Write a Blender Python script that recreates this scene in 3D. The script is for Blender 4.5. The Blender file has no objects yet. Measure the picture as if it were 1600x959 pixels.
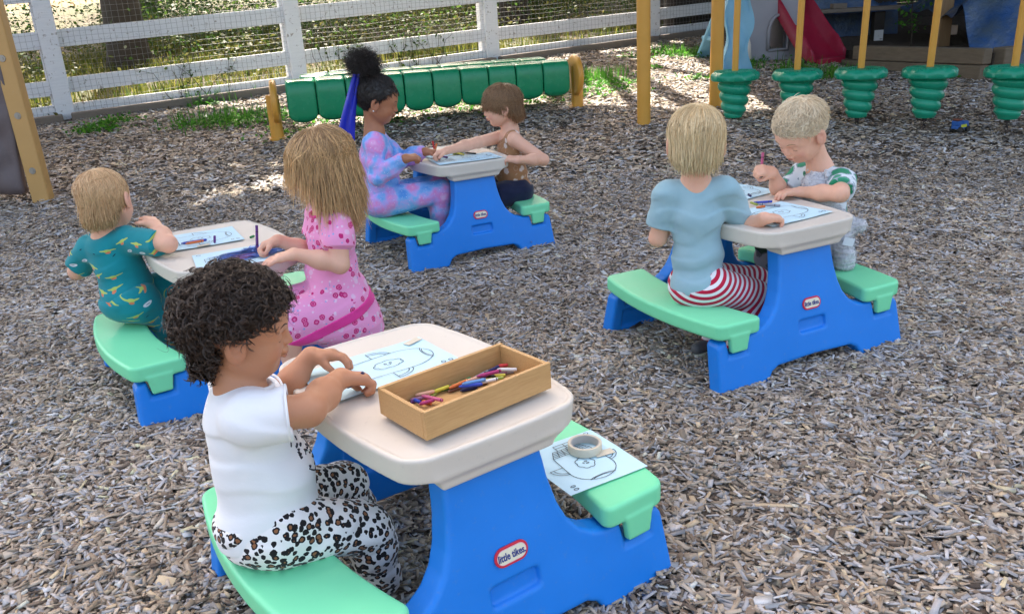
import bpy, bmesh, math, random, time
import numpy as np
from mathutils import Vector, Matrix
T_START = time.time()
rng = np.random.default_rng(7)
random.seed(7)
R = math.radians
SC = bpy.context.scene
COL = SC.collection

# ---------------------------------------------------------------- camera
PW, PH = 1600, 959
CAM_H, CAM_P, CAM_R, CAM_F = 1.21849569, 0.34085619, -0.0583862, 1318.50705
_fw = np.array([0, math.cos(CAM_P), -math.sin(CAM_P)]); _r = np.array([1., 0, 0]); _u = np.cross(_r, _fw)
_R = _r*math.cos(CAM_R)+_u*math.sin(CAM_R); _U = -_r*math.sin(CAM_R)+_u*math.cos(CAM_R)
_O = np.array([0, 0, CAM_H])
cam_d = bpy.data.cameras.new('camera'); cam = bpy.data.objects.new('camera', cam_d); COL.objects.link(cam)
M = Matrix(((_R[0], _U[0], -_fw[0], 0), (_R[1], _U[1], -_fw[1], 0), (_R[2], _U[2], -_fw[2], CAM_H), (0, 0, 0, 1)))
cam.matrix_world = M
cam_d.sensor_width = 36; cam_d.lens = CAM_F/PW*36; cam_d.clip_start = 0.05; cam_d.clip_end = 500
SC.camera = cam
# ---------------------------------------------------------------- light
SUN_EL, SUN_AZ = R(50), R(-14)      # azimuth from +y towards +x
w = bpy.data.worlds.new('World'); SC.world = w; w.use_nodes = True
nt = w.node_tree; bg = nt.nodes['Background']; sky = nt.nodes.new('ShaderNodeTexSky')
sky.sky_type = 'NISHITA'; sky.sun_disc = False; sky.sun_elevation = SUN_EL; sky.sun_rotation = SUN_AZ
sky.air_density = 1.0; sky.dust_density = 5; sky.ozone_density = 1.0
wb = nt.nodes.new('ShaderNodeMix'); wb.data_type = 'RGBA'; wb.blend_type = 'MULTIPLY'; wb.inputs[0].default_value = 1; wb.inputs[7].default_value = (1.0, .91, .80, 1)
nt.links.new(sky.outputs[0], wb.inputs[6]); nt.links.new(wb.outputs[2], bg.inputs[0]); bg.inputs[1].default_value = 0.15
sd = bpy.data.lights.new('sun', 'SUN'); sd.energy = 4.2; sd.angle = R(0.5); sd.color = (1, .93, .82)
so = bpy.data.objects.new('sun', sd); COL.objects.link(so)
sv = Vector((math.sin(SUN_AZ)*math.cos(SUN_EL), math.cos(SUN_AZ)*math.cos(SUN_EL), math.sin(SUN_EL)))
so.rotation_euler = sv.to_track_quat('Z', 'Y').to_euler()
so.location = (0, 0, 30)
vs = SC.view_settings; vs.view_transform = 'Standard'; vs.look = 'None'; vs.gamma = 1; vs.use_curve_mapping = False
vs.exposure = 2.3

# ---------------------------------------------------------------- helpers
def hz(x, y):                                   # terrain height: the yard rises towards the fence
    t = np.asarray(y, float)-5.0
    return .095*(np.sqrt(t*t+.16)+t)/2 - .00
def ray(u, v): return _fw+_R*((u-800)/CAM_F)-_U*((v-479.5)/CAM_F)
def at(u, v, z=0.):
    d = ray(u, v); lo, hi = .2, 80
    for i in range(50):
        m = (lo+hi)/2; p = _O+d*m
        if p[2]-z-hz(p[0], p[1]) > 0: lo = m
        else: hi = m
    return p
def atz(u, v, z):
    d = ray(u, v); return _O+d*((z-CAM_H)/d[2])
def yy(u, v, Y):
    d = ray(u, v); return _O+d*(Y/d[1])
def dp(u, v, D): return _O+ray(u, v)*D
V = Vector

def tag(o, label=None, cat=None, group=None, kind=None):
    if label: o['label'] = label
    if cat: o['category'] = cat
    if group: o['group'] = group
    if kind: o['kind'] = kind
    return o
def empty(name, loc=(0, 0, 0), rz=0, label=None, cat=None, group=None):
    o = bpy.data.objects.new(name, None); COL.objects.link(o); o.location = loc; o.rotation_euler = (0, 0, rz)
    o.empty_display_size = .05
    return tag(o, label, cat, group)
def copy_tree(o, parent=None):
    c = o.copy(); COL.objects.link(c)
    if parent is not None: c.parent = parent
    for ch in [x for x in COL.objects if x.parent == o and x != c]:
        copy_tree(ch, c)
    return c
def link(name, me, mat=None, parent=None, smooth=False):
    o = bpy.data.objects.new(name, me); COL.objects.link(o)
    if mat is not None:
        for m in (mat if isinstance(mat, (list, tuple)) else [mat]): me.materials.append(m)
    if smooth: me.shade_smooth()
    if parent is not None: o.parent = parent
    return o
def np_mesh(name, v, f, smooth=False):
    """v (n,3); f (m,k) int array, k = 3 or 4"""
    v = np.ascontiguousarray(v, np.float32); f = np.ascontiguousarray(f, np.int32)
    me = bpy.data.meshes.new(name); k = f.shape[1]
    me.vertices.add(len(v)); me.vertices.foreach_set('co', v.ravel())
    me.loops.add(f.size); me.loops.foreach_set('vertex_index', f.ravel())
    me.polygons.add(len(f)); me.polygons.foreach_set('loop_start', np.arange(0, f.size, k, dtype=np.int32))
    try: me.polygons.foreach_set('loop_total', np.full(len(f), k, np.int32))
    except Exception: pass
    me.update(calc_edges=True); me.validate()
    if smooth: me.shade_smooth()
    return me
def set_attr(me, name, data, kind='FLOAT_COLOR'):
    a = me.attributes.new(name, kind, 'POINT')
    data = np.asarray(data, np.float32)
    if kind == 'FLOAT_COLOR':
        if data.shape[1] == 3: data = np.concatenate([data, np.ones((len(data), 1), np.float32)], 1)
        a.data.foreach_set('color', data.ravel())
    elif kind == 'FLOAT_VECTOR': a.data.foreach_set('vector', data.ravel())
    else: a.data.foreach_set('value', data.ravel())

class MB:
    """collects shapes into one mesh"""
    def __init__(s): s.v = []; s.f = []
    def add(s, vs_, fs):
        n = len(s.v); s.v += [tuple(p) for p in vs_]; s.f += [tuple(i+n for i in f) for f in fs]
    def box(s, c, size, rot=None, taper=1.0):
        hx, hy, hz_ = [a/2 for a in size]; m = rot if rot is not None else Matrix.Identity(3); c = V(c)
        p = []
        for z in (-1, 1):
            t = taper if z > 0 else 1
            for x, y in ((-1, -1), (1, -1), (1, 1), (-1, 1)): p.append(c+m@V((x*hx*t, y*hy*t, z*hz_)))
        s.add(p, [(3, 2, 1, 0), (4, 5, 6, 7), (0, 1, 5, 4), (1, 2, 6, 5), (2, 3, 7, 6), (3, 0, 4, 7)])
    def bar(s, a, b, w_, h, up=(0, 0, 1)):
        a, b = V(a), V(b); d = (b-a).normalized(); sd_ = d.cross(V(up))
        if sd_.length < 1e-4: sd_ = d.cross(V((0, 1, 0)))
        sd_.normalize(); u_ = sd_.cross(d)
        p = [e+sd_*x*w_/2+u_*z*h/2 for e in (a, b) for x, z in ((-1, -1), (1, -1), (1, 1), (-1, 1))]
        s.add(p, [(3, 2, 1, 0), (4, 5, 6, 7), (0, 1, 5, 4), (1, 2, 6, 5), (2, 3, 7, 6), (3, 0, 4, 7)])
    def tube(s, pts, r, n=8, cap=True):
        pts = [V(p) for p in pts]; rs = r if isinstance(r, (list, tuple, np.ndarray)) else [r]*len(pts)
        ref = V((0, 0, 1)); rings = []; base = len(s.v); d0 = (pts[-1]-pts[0])
        if abs(d0.normalized().z if d0.length > 0 else 1) > .9: ref = V((1, 0, 0))
        vs_ = []
        for i, p in enumerate(pts):
            d = (pts[min(i+1, len(pts)-1)]-pts[max(i-1, 0)])
            if d.length < 1e-9: d = V((0, 0, 1))
            d.normalize(); a = d.cross(ref)
            if a.length < 1e-4: a = d.cross(V((0, 1, 0)))
            a.normalize(); b = d.cross(a); ref = -(d.cross(a).cross(d)) if False else ref
            for k in range(n):
                t = 2*math.pi*k/n; vs_.append(p+(a*math.cos(t)+b*math.sin(t))*rs[i])
        fs = []
        for i in range(len(pts)-1):
            for k in range(n):
                k2 = (k+1) % n; fs.append((i*n+k, i*n+k2, (i+1)*n+k2, (i+1)*n+k))
        if cap and n > 2: fs.append(tuple(range(n))[::-1]); fs.append(tuple((len(pts)-1)*n+k for k in range(n)))
        s.add(vs_, fs)
    def lathe(s, prof, n=32, c=(0, 0, 0)):
        c = V(c); vs_ = []; fs = []
        for r_, z in prof:
            for k in range(n):
                t = 2*math.pi*k/n; vs_.append(c+V((r_*math.cos(t), r_*math.sin(t), z)))
        for i in range(len(prof)-1):
            for k in range(n):
                k2 = (k+1) % n; fs.append((i*n+k, i*n+k2, (i+1)*n+k2, (i+1)*n+k))
        s.add(vs_, fs)
    def prism(s, poly, d, off=(0, 0, 0)):
        """poly list of 3D points, extruded by vector d"""
        n = len(poly); a = [V(p)+V(off) for p in poly]; b = [p+V(d) for p in a]
        s.add(a+b, [tuple(range(n))[::-1], tuple(range(n, 2*n))]+[(i, (i+1) % n, n+(i+1) % n, n+i) for i in range(n)])
    def build(s, name, mat, parent=None, smooth=False, bevel=0, seg=2, angle=None):
        me = bpy.data.meshes.new(name); me.from_pydata([tuple(p) for p in s.v], [], s.f)
        bm = bmesh.new(); bm.from_mesh(me); bmesh.ops.recalc_face_normals(bm, faces=bm.faces)
        if bevel:
            es = [e for e in bm.edges if len(e.link_faces) == 2 and e.calc_face_angle(0) > R(30)]
            bmesh.ops.bevel(bm, geom=es, offset=bevel, segments=seg, affect='EDGES', profile=.5, clamp_overlap=True)
        bm.to_mesh(me); bm.free(); me.update()
        if smooth: me.shade_smooth()
        if angle is not None and hasattr(me, 'set_sharp_from_angle'): me.shade_smooth(); me.set_sharp_from_angle(angle=angle)
        return link(name, me, mat, parent)

# ---------------------------------------------------------------- materials
class NT:
    def __init__(s, name):
        s.m = bpy.data.materials.new(name); s.m.use_nodes = True; s.t = s.m.node_tree
        s.b = s.t.nodes['Principled BSDF']
    def n(s, t, **kw):
        nd = s.t.nodes.new(t)
        for k, v in kw.items():
            if k.startswith('i_'): nd.inputs[k[2:].replace('_', ' ')].default_value = v
            elif k.startswith('n_'): nd.inputs[int(k[2:])].default_value = v
            else: setattr(nd, k, v)
        return nd
    def l(s, a, b): s.t.links.new(a, b)
    def coord(s, kind='Object', scale=(1, 1, 1), rot=(0, 0, 0)):
        c = s.n('ShaderNodeTexCoord'); mp = s.n('ShaderNodeMapping'); mp.inputs['Scale'].default_value = scale; mp.inputs['Rotation'].default_value = rot
        s.l(c.outputs[kind], mp.inputs[0]); return mp.outputs[0]
    def attr(s, name): return s.n('ShaderNodeAttribute', attribute_name=name)
    def noise(s, vec, scale, detail=3, rough=.55):
        nd = s.n('ShaderNodeTexNoise'); nd.inputs['Scale'].default_value = scale; nd.inputs['Detail'].default_value = detail; nd.inputs['Roughness'].default_value = rough
        if vec is not None: s.l(vec, nd.inputs['Vector'])
        return nd
    def vor(s, vec, scale, **kw):
        nd = s.n('ShaderNodeTexVoronoi', **kw); nd.inputs['Scale'].default_value = scale
        if vec is not None: s.l(vec, nd.inputs['Vector'])
        return nd
    def ramp(s, fac, stops, interp='LINEAR'):
        nd = s.n('ShaderNodeValToRGB'); r_ = nd.color_ramp; r_.interpolation = interp
        while len(r_.elements) < len(stops): r_.elements.new(.5)
        for e, (p, c) in zip(r_.elements, stops): e.position = p; e.color = (*c, 1) if len(c) == 3 else c
        s.l(fac, nd.inputs[0]); return nd.outputs[0]
    def mix(s, fac, a, b, mode='MIX'):
        nd = s.n('ShaderNodeMix', data_type='RGBA', blend_type=mode)
        for sock, v in ((nd.inputs[0], fac), (nd.inputs[6], a), (nd.inputs[7], b)):
            if isinstance(v, (int, float)): sock.default_value = v
            elif isinstance(v, tuple): sock.default_value = (*v, 1) if len(v) == 3 else v
            else: s.l(v, sock)
        return nd.outputs[2]
    def math(s, op, a, b=0., c=None):
        nd = s.n('ShaderNodeMath', operation=op)
        for i, v in enumerate((a, b) if c is None else (a, b, c)):
            if isinstance(v, (int, float)): nd.inputs[i].default_value = v
            else: s.l(v, nd.inputs[i])
        return nd.outputs[0]
    def bump(s, h, strength=.3, dist=.01):
        nd = s.n('ShaderNodeBump'); nd.inputs['Strength'].default_value = strength; nd.inputs['Distance'].default_value = dist
        s.l(h, nd.inputs['Height']); s.l(nd.outputs[0], s.b.inputs['Normal']); return nd
    def set(s, col=None, rough=None, **kw):
        if col is not None:
            if isinstance(col, tuple): s.b.inputs['Base Color'].default_value = (*col, 1)
            else: s.l(col, s.b.inputs['Base Color'])
        if rough is not None:
            if isinstance(rough, (int, float)): s.b.inputs['Roughness'].default_value = rough
            else: s.l(rough, s.b.inputs['Roughness'])
        for k, v in kw.items(): s.b.inputs[k.replace('_', ' ')].default_value = v
        return s.m

def srgb(r_, g, b):
    f = lambda c: ((c/255+.055)/1.055)**2.4 if c > 10 else c/255/12.92
    return (f(r_), f(g), f(b))

def plastic(name, col, rough=.38, var=.12, scuff=.25, bump=.12):
    t = NT(name); c = t.coord(); n1 = t.noise(c, 6, 4); n2 = t.noise(c, 60, 3, .7); n3 = t.noise(c, 380, 2)
    dk = tuple(x*(1-var) for x in col); lt = tuple(min(1, x*(1+var*.6)+.01) for x in col)
    base = t.mix(n1.outputs[0], dk, lt)
    # scuffs and dust
    sc = t.ramp(n2.outputs[0], [(0.6, (0, 0, 0)), (0.78, (1, 1, 1))])
    base = t.mix(t.math('MULTIPLY', sc, scuff), base, (.35, .32, .28))
    rg = t.ramp(n1.outputs[0], [(.3, (rough-.06,)*3), (.7, (rough+.1,)*3)])
    n4 = t.noise(t.coord('Object', (1, 9, 3), (.3, .2, .5)), 38, 4, .6); base = t.mix(t.ramp(n4.outputs[0], [(.66, (0, 0, 0)), (.70, (scuff*1.6,)*3)]), base, lt)
    t.set(base, rg); t.b.inputs['Specular IOR Level'].default_value = .4
    t.bump(n3.outputs[0], bump, .0008)
    return t.m
def wood(name, c1, c2, scale=(1, 1, 1), rough=.7, grain=18, knots=False):
    t = NT(name); c = t.coord('Object', scale); n0 = t.noise(c, grain, 5, .65); n1 = t.noise(c, 3, 2)
    col = t.mix(n0.outputs[0], c1, c2); col = t.mix(t.math('MULTIPLY', n1.outputs[0], .4), col, tuple(x*.6 for x in c1))
    t.set(col, rough); t.bump(n0.outputs[0], .35, .003); return t.m

MAT = {}
MAT['blue'] = plastic('blue_plastic', (.002, .205, .72), .42, .12, .14)
MAT['green'] = plastic('mint_green_plastic', (.20, .74, .40), .4, .07, .12)
MAT['beige'] = plastic('beige_plastic', (.66, .60, .52), .5, .06, .22)
MAT['roller'] = plastic('roller_green_plastic', (.006, .235, .10), .26, .12, .08)
MAT['pod'] = plastic('pod_green_plastic', (.004, .27, .155), .28, .12, .05)
MAT['yellow'] = plastic('yellow_coated_metal', (.60, .30, .045), .38, .1, .12)
MAT['grey_plastic'] = plastic('grey_plastic', (.27, .27, .31), .5, .1, .2)
MAT['red_plastic'] = plastic('burgundy_plastic', (.27, .006, .03), .38, .1, .12)
MAT['sky_plastic'] = plastic('light_blue_plastic', (.16, .38, .55), .45, .15, .3)
MAT['rock'] = plastic('brown_rock_plastic', (.13, .10, .10), .6, .2, .2, .3)
MAT["metal"] = NT('dull_metal').set((.35, .33, .30), .45, Metallic=.8)
MAT['dark_metal'] = NT('dark_chain').set((.05, .04, .04), .6, Metallic=.5)
# ---------------------------------------------------------------- implicit surfaces
def smin(a, b, k):
    if k <= 0: return np.minimum(a, b)
    h = np.maximum(k-np.abs(a-b), 0)/k
    return np.minimum(a, b)-h*h*k*.25
def smax(a, b, k): return -smin(-a, -b, k)
class Cone:
    def __init__(s, a, b, ra, rb): s.a = np.array(a, float); s.b = np.array(b, float); s.ra = ra; s.rb = rb
    def d(s, P):
        ab = s.b-s.a; t = np.clip((P-s.a)@ab/max(ab@ab, 1e-9), 0, 1)
        q = P-s.a-t[:, None]*ab
        return np.sqrt(np.einsum('ij,ij->i', q, q))-(s.ra+t*(s.rb-s.ra))
    def bb(s): r_ = max(s.ra, s.rb); return np.minimum(s.a, s.b)-r_, np.maximum(s.a, s.b)+r_
class Ell:
    def __init__(s, c, r_, rot=None): s.c = np.array(c, float); s.r = np.array(r_, float); s.m = np.array(rot, float) if rot is not None else None
    def d(s, P):
        q = P-s.c
        if s.m is not None: q = q@s.m          # columns of rot are the local axes
        a = q/s.r; k0 = np.sqrt(np.einsum('ij,ij->i', a, a)); b = a/s.r; k1 = np.sqrt(np.einsum('ij,ij->i', b, b))
        return k0*(k0-1)/np.maximum(k1, 1e-9)
    def bb(s): r_ = s.r.max(); return s.c-r_, s.c+r_
class Box:
    def __init__(s, c, h, rot=None, rad=0): s.c = np.array(c, float); s.h = np.array(h, float)-rad; s.m = np.array(rot, float) if rot is not None else None; s.rad = rad
    def d(s, P):
        q = P-s.c
        if s.m is not None: q = q@s.m
        q = np.abs(q)-s.h
        return np.sqrt((np.maximum(q, 0)**2).sum(1))+np.minimum(q.max(1), 0)-s.rad
    def bb(s): r_ = np.linalg.norm(s.h)+s.rad; return s.c-r_, s.c+r_
class Plane:                      # keeps the side the normal points away from
    def __init__(s, p, n): s.p = np.array(p, float); n = np.array(n, float); s.n = n/np.linalg.norm(n)
    def d(s, P): return (P-s.p)@s.n
class Fn:
    def __init__(s, f, lo=None, hi=None): s.f = f; s.lo = lo; s.hi = hi
    def d(s, P): return s.f(P)
    def bb(s): return np.array(s.lo, float), np.array(s.hi, float)
def sdf_eval(prims, P):
    d = np.full(len(P), 1e3)
    for op, pr, k in prims:
        e = pr.d(P)
        if op == 'u': d = smin(d, e, k)
        elif op == 's': d = smax(d, -e, k)
        elif op == 'i': d = smax(d, e, k)
        elif op == '+': d = d+e
    return d
def sdf_mesh(prims, vox, pad=.01, nb=8, slack=1.0):
    los, his = zip(*[pr.bb() for op, pr, k in prims if op == 'u'])
    lo = np.min(los, 0)-pad; hi = np.max(his, 0)+pad
    n = np.ceil((hi-lo)/(vox*nb)).astype(int); N = n*nb+1
    D = np.full(N, 1., np.float32)
    I, J, K = np.meshgrid(*[np.arange(a) for a in n], indexing='ij')
    bi = np.stack([I.ravel(), J.ravel(), K.ravel()], 1)
    ctr = lo+(bi+.5)*nb*vox; hd = nb*vox*math.sqrt(3)/2
    dist = [pr.d(ctr) if op != '+' else None for op, pr, k in prims]
    dall = sdf_eval(prims, ctr)
    act = np.abs(dall) < hd*slack*1.6+.006
    um = np.min([dd for dd, (op, pr, k) in zip(dist, prims) if op == 'u'], 0)
    inside = (~act) & (dall < 0)
    g = np.arange(nb+1); off = np.stack(np.meshgrid(g, g, g, indexing='ij'), -1).reshape(-1, 3)*vox
    for b in np.nonzero(inside)[0]:
        i, j, k_ = bi[b]*nb; D[i:i+nb+1, j:j+nb+1, k_:k_+nb+1] = -1
    for b in np.nonzero(act)[0]:
        P = lo+bi[b]*nb*vox+off
        sub = []
        for q, (op, pr, k) in enumerate(prims):
            if op == 'u' and dist[q][b] > um[b]+2*hd*1.3+k: continue
            if op == 's' and dist[q][b] > hd*1.5+k+.004: continue
            sub.append((op, pr, k))
        i, j, k_ = bi[b]*nb; D[i:i+nb+1, j:j+nb+1, k_:k_+nb+1] = sdf_eval(sub, P).reshape(nb+1, nb+1, nb+1)
    return surface_nets(D, lo, vox)
def surface_nets(D, lo, vox):
    D[0] = D[-1] = 1; D[:, 0] = D[:, -1] = 1; D[:, :, 0] = D[:, :, -1] = 1
    S = D < 0
    anyv = np.zeros(np.array(S.shape)-1, bool); allv = np.ones_like(anyv)
    for a in (0, 1):
        for b in (0, 1):
            for c in (0, 1):
                q = S[a:S.shape[0]-1+a, b:S.shape[1]-1+b, c:S.shape[2]-1+c]; anyv |= q; allv &= q
    ix = np.argwhere(anyv & ~allv); idx = np.full(anyv.shape, -1, np.int32); idx[ix[:, 0], ix[:, 1], ix[:, 2]] = np.arange(len(ix))
    cor = {}
    for a in (0, 1):
        for b in (0, 1):
            for c in (0, 1): cor[a, b, c] = D[ix[:, 0]+a, ix[:, 1]+b, ix[:, 2]+c]
    acc = np.zeros((len(ix), 3)); cnt = np.zeros(len(ix))
    for p in cor:
        for ax in range(3):
            if p[ax] == 0:
                q = list(p); q[ax] = 1; q = tuple(q); a, b = cor[p], cor[q]; m = (a < 0) != (b < 0)
                t = np.where(m, a/np.where(m, a-b, 1), 0); pos = np.array(p, float)[None].repeat(len(ix), 0); pos[:, ax] = t
                acc[m] += pos[m]; cnt[m] += 1
    V_ = lo+(ix+acc/cnt[:, None])*vox
    F = []
    for ax in range(3):
        sl0 = [slice(None)]*3; sl1 = [slice(None)]*3; sl0[ax] = slice(0, -1); sl1[ax] = slice(1, None)
        a = S[tuple(sl0)]; b = S[tuple(sl1)]; e = np.argwhere(a != b); s0 = a[e[:, 0], e[:, 1], e[:, 2]]
        u_, v_ = (ax+1) % 3, (ax+2) % 3
        def cell(du, dv):
            q = e.copy(); q[:, u_] -= du; q[:, v_] -= dv; return idx[q[:, 0], q[:, 1], q[:, 2]]
        c = np.stack([cell(1, 1), cell(0, 1), cell(0, 0), cell(1, 0)], 1)
        c = np.where(s0[:, None], c, c[:, ::-1]); F.append(c)
    F = np.concatenate(F); F = F[(F >= 0).all(1)]
    return V_, F
def relax(v, f, it=2, lam=.5):
    """light Laplacian smoothing"""
    n = len(v); e = np.concatenate([f[:, [0, 1]], f[:, [1, 2]], f[:, [2, 3]], f[:, [3, 0]]])
    e = np.concatenate([e, e[:, ::-1]]); cnt = np.bincount(e[:, 0], minlength=n)[:, None]
    for _ in range(it):
        s = np.stack([np.bincount(e[:, 0], weights=v[e[:, 1], k], minlength=n) for k in range(3)], 1)
        v = v+(s/np.maximum(cnt, 1)-v)*lam
    return v
def poly_sdf(px, pz, poly):
    poly = np.array(poly, float); n = len(poly); d = np.full(px.shape, 1e9); ins = np.zeros(px.shape, bool)
    for i in range(n):
        a = poly[i]; b = poly[i-1]; e = b-a; wx = px-a[0]; wz = pz-a[1]
        t = np.clip((wx*e[0]+wz*e[1])/(e@e), 0, 1); d = np.minimum(d, (wx-t*e[0])**2+(wz-t*e[1])**2)
        c = (a[1] > pz) != (b[1] > pz)
        xi = a[0]+(pz-a[1])/(b[1]-a[1] if b[1] != a[1] else 1e-9)*(b[0]-a[0])
        ins ^= c & (px < xi)
    return np.where(ins, -1, 1)*np.sqrt(d)
def extr(d2, dy, r_):                 # extrusion with rounded edge
    a = d2+r_; b = dy+r_
    return np.minimum(np.maximum(a, b), 0)+np.sqrt(np.maximum(a, 0)**2+np.maximum(b, 0)**2)-r_
# ================================================================ THE SETTING
# ground sheet (rises towards the fence, far edge reaches the horizon)
def ground_mesh():
    xs = np.concatenate([np.linspace(-120, -14, 24), np.linspace(-12, 12, 121), np.linspace(14, 120, 24)])
    ys = np.concatenate([np.linspace(-60, -2, 14), np.linspace(-1, 26, 136), np.linspace(30, 150, 26)])
    X, Y = np.meshgrid(xs, ys, indexing='ij'); Z = hz(X, np.minimum(Y, 26))
    b = np.clip((Y-13)/6, 0, 1); Z = Z+b*(.10*np.sin(X*.9+Y*.4)+.07*np.sin(X*2.1-Y*1.3))
    Z += .012*np.sin(X*2.7+1)*np.sin(Y*2.3+.4)*np.clip((Y-4)/3, 0, 1)
    v = np.stack([X, Y, Z], -1).reshape(-1, 3); nx, ny = X.shape
    i = np.arange(nx*ny).reshape(nx, ny); f = np.stack([i[:-1, :-1], i[1:, :-1], i[1:, 1:], i[:-1, 1:]], -1).reshape(-1, 4)
    return np_mesh('ground', v, f, True)
t = NT('ground_soil'); c = t.coord('Object'); n1 = t.noise(c, 90, 5, .7); n2 = t.noise(c, 1.3, 3); n3 = t.vor(c, 70)
yard = t.ramp(n1.outputs[0], [(.3, (.035, .025, .018)), (.55, (.13, .10, .075)), (.75, (.24, .20, .16))])
yard = t.mix(t.math('MULTIPLY', n3.outputs['Distance'], .5), yard, (.05, .035, .025))
soil = t.ramp(n2.outputs[0], [(.35, (.03, .02, .012)), (.47, (.07, .055, .022)), (.55, (.06, .085, .018)), (.72, (.13, .13, .04))])
soil = t.mix(.5, soil, t.ramp(t.noise(c, 25, 5, .7).outputs[0], [(.3, (.008, .008, .004)), (.7, (.15, .12, .055))]))
sep = t.n('ShaderNodeSeparateXYZ'); cc = t.n('ShaderNodeTexCoord'); t.l(cc.outputs['Object'], sep.inputs[0])
# line of the fence: y - (8.95 + (x+4.47)*tan(25.4deg))
ln = t.math('SUBTRACT', sep.outputs[1], t.math('ADD', t.math('MULTIPLY', sep.outputs[0], .4745), 11.1))
msk = t.ramp(t.math('ADD', t.math('MULTIPLY', ln, 2.), .5), [(0, (0, 0, 0)), (1, (1, 1, 1))])
t.set(t.mix(msk, yard, soil), .95); t.bump(n1.outputs[0], .6, .02)
g = link('ground', ground_mesh(), t.m); tag(g, kind='structure')

# ---- wood chips
def chips(n, xr, yr, ln_, wd, th, seed, full=True, keep=None):
    q = np.random.default_rng(seed); x = q.uniform(*xr, n); y = q.uniform(*yr, n)
    if keep is not None:
        k = keep(x, y); x, y = x[k], y[k]; n = len(x)
    L = ln_*np.exp(q.normal(0, .38, n))*.5; Wd = wd*np.exp(q.normal(0, .35, n))*.5; Wd = np.minimum(Wd, L*.7)
    T = th*q.uniform(.4, 1.3, n); yaw = q.uniform(0, math.pi*2, n); pit = q.normal(0, .20, n); rol = q.normal(0, .34, n)
    big = np.sin(x*1.9+1.3*np.sin(y*1.1))*np.sin(y*2.3+x*.7); br0 = 1+.13*big+.08*np.sin(x*5.1+y*3.3)*np.sin(y*6.1-x*2.2)
    z = hz(x, y)+q.uniform(.000, .018, n)+.008*big+.006*np.sin(x*9)*np.sin(y*8)+.004*np.sin(x*23+y*17)
    j = lambda s: q.uniform(1-s, 1+s, n)
    if full:
        loc = np.empty((n, 8, 3))
        for a, (sx, sy, sz) in enumerate([(-1, -1, 0), (1, -1, 0), (1, 1, 0), (-1, 1, 0), (-1, -1, 1), (1, -1, 1), (1, 1, 1), (-1, 1, 1)]):
            loc[:, a, 0] = sx*L*j(.18); loc[:, a, 1] = sy*Wd*j(.45); loc[:, a, 2] = sz*T
        fc = np.array([(4, 5, 6, 7), (0, 1, 5, 4), (1, 2, 6, 5), (2, 3, 7, 6), (3, 0, 4, 7)])
    else:
        loc = np.empty((n, 6, 3)); 
        for a, (sx, sy, sz) in enumerate([(-1, -1, 0), (1, -1, 0), (1, 0, 1), (-1, 0, 1), (1, 1, 0), (-1, 1, 0)]):
            loc[:, a, 0] = sx*L*j(.2); loc[:, a, 1] = sy*Wd*j(.4); loc[:, a, 2] = sz*T*.7
        fc = np.array([(0, 1, 2, 3), (3, 2, 4, 5)])
    cy, sy_ = np.cos(yaw)[:, None], np.sin(yaw)[:, None]; cp, sp = np.cos(pit)[:, None], np.sin(pit)[:, None]; cr, sr = np.cos(rol)[:, None], np.sin(rol)[:, None]
    X, Y, Z = loc[..., 0], loc[..., 1], loc[..., 2]
    Y, Z = Y*cr-Z*sr, Y*sr+Z*cr; X, Z = X*cp-Z*sp, X*sp+Z*cp; X, Y = X*cy-Y*sy_, X*sy_+Y*cy
    v = np.stack([X+x[:, None], Y+y[:, None], Z+z[:, None]], -1).reshape(-1, 3)
    m = loc.shape[1]; f = (fc[None]+np.arange(n)[:, None, None]*m).reshape(-1, 4)
    pal = np.array([(.30, .25, .20), (.36, .31, .26), (.22, .18, .14), (.30, .30, .32), (.42, .42, .45), (.14, .105, .08), (.45, .36, .25), (.26, .27, .30), (.05, .035, .028), (.55, .50, .44)])
    pr_ = np.array([.2, .16, .15, .13, .08, .1, .05, .07, .03, .03])
    ci = q.choice(len(pal), n, p=pr_); br = (q.uniform(.74, 1.22, n)*br0)[:, None]
    col = np.minimum(pal[ci]*br*np.array([1.70, 1.63, 1.54]), .8).repeat(m, 0)
    return v, f, col
def in_view(x, y):                         # what a camera a step to either side could still see
    return np.abs(x) < .9+np.maximum(y, 0)*.80
P = []
# damp darker chips and pale dry ones are both real colours of the mulch
P.append(chips(290000, (-3.6, 3.6), (.7, 3.6), .029, .0076, .0030, 1, True, in_view))
P.append(chips(250000, (-5.6, 5.6), (3.5, 5.8), .032, .0095, .0042, 2, False, in_view))
def yardkeep(x, y): return in_view(x, y) & (y < 11.0+(x)*.4745) & ~((x > 3.7) & (y > 8.9))
P.append(chips(230000, (-8, 8), (5.7, 12.6), .040, .014, .006, 3, False, yardkeep))
vs_, fs_, cs_, o_ = [], [], [], 0
for v, f, c_ in P: vs_.append(v); fs_.append(f+o_); cs_.append(c_); o_ += len(v)
me = np_mesh('wood_chips', np.concatenate(vs_), np.concatenate(fs_)); set_attr(me, 'chip', np.concatenate(cs_))
t = NT('chip_wood'); a = t.attr('chip'); c = t.coord('Object', (1, 1, 1)); n1 = t.noise(c, 700, 2)
t.set(t.mix(t.math('MULTIPLY', n1.outputs[0], .55), a.outputs['Color'], (.10, .08, .06)), .85)
tag(link('wood_chips', me, t.m), kind='stuff'); del P, vs_, fs_, cs_
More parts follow.
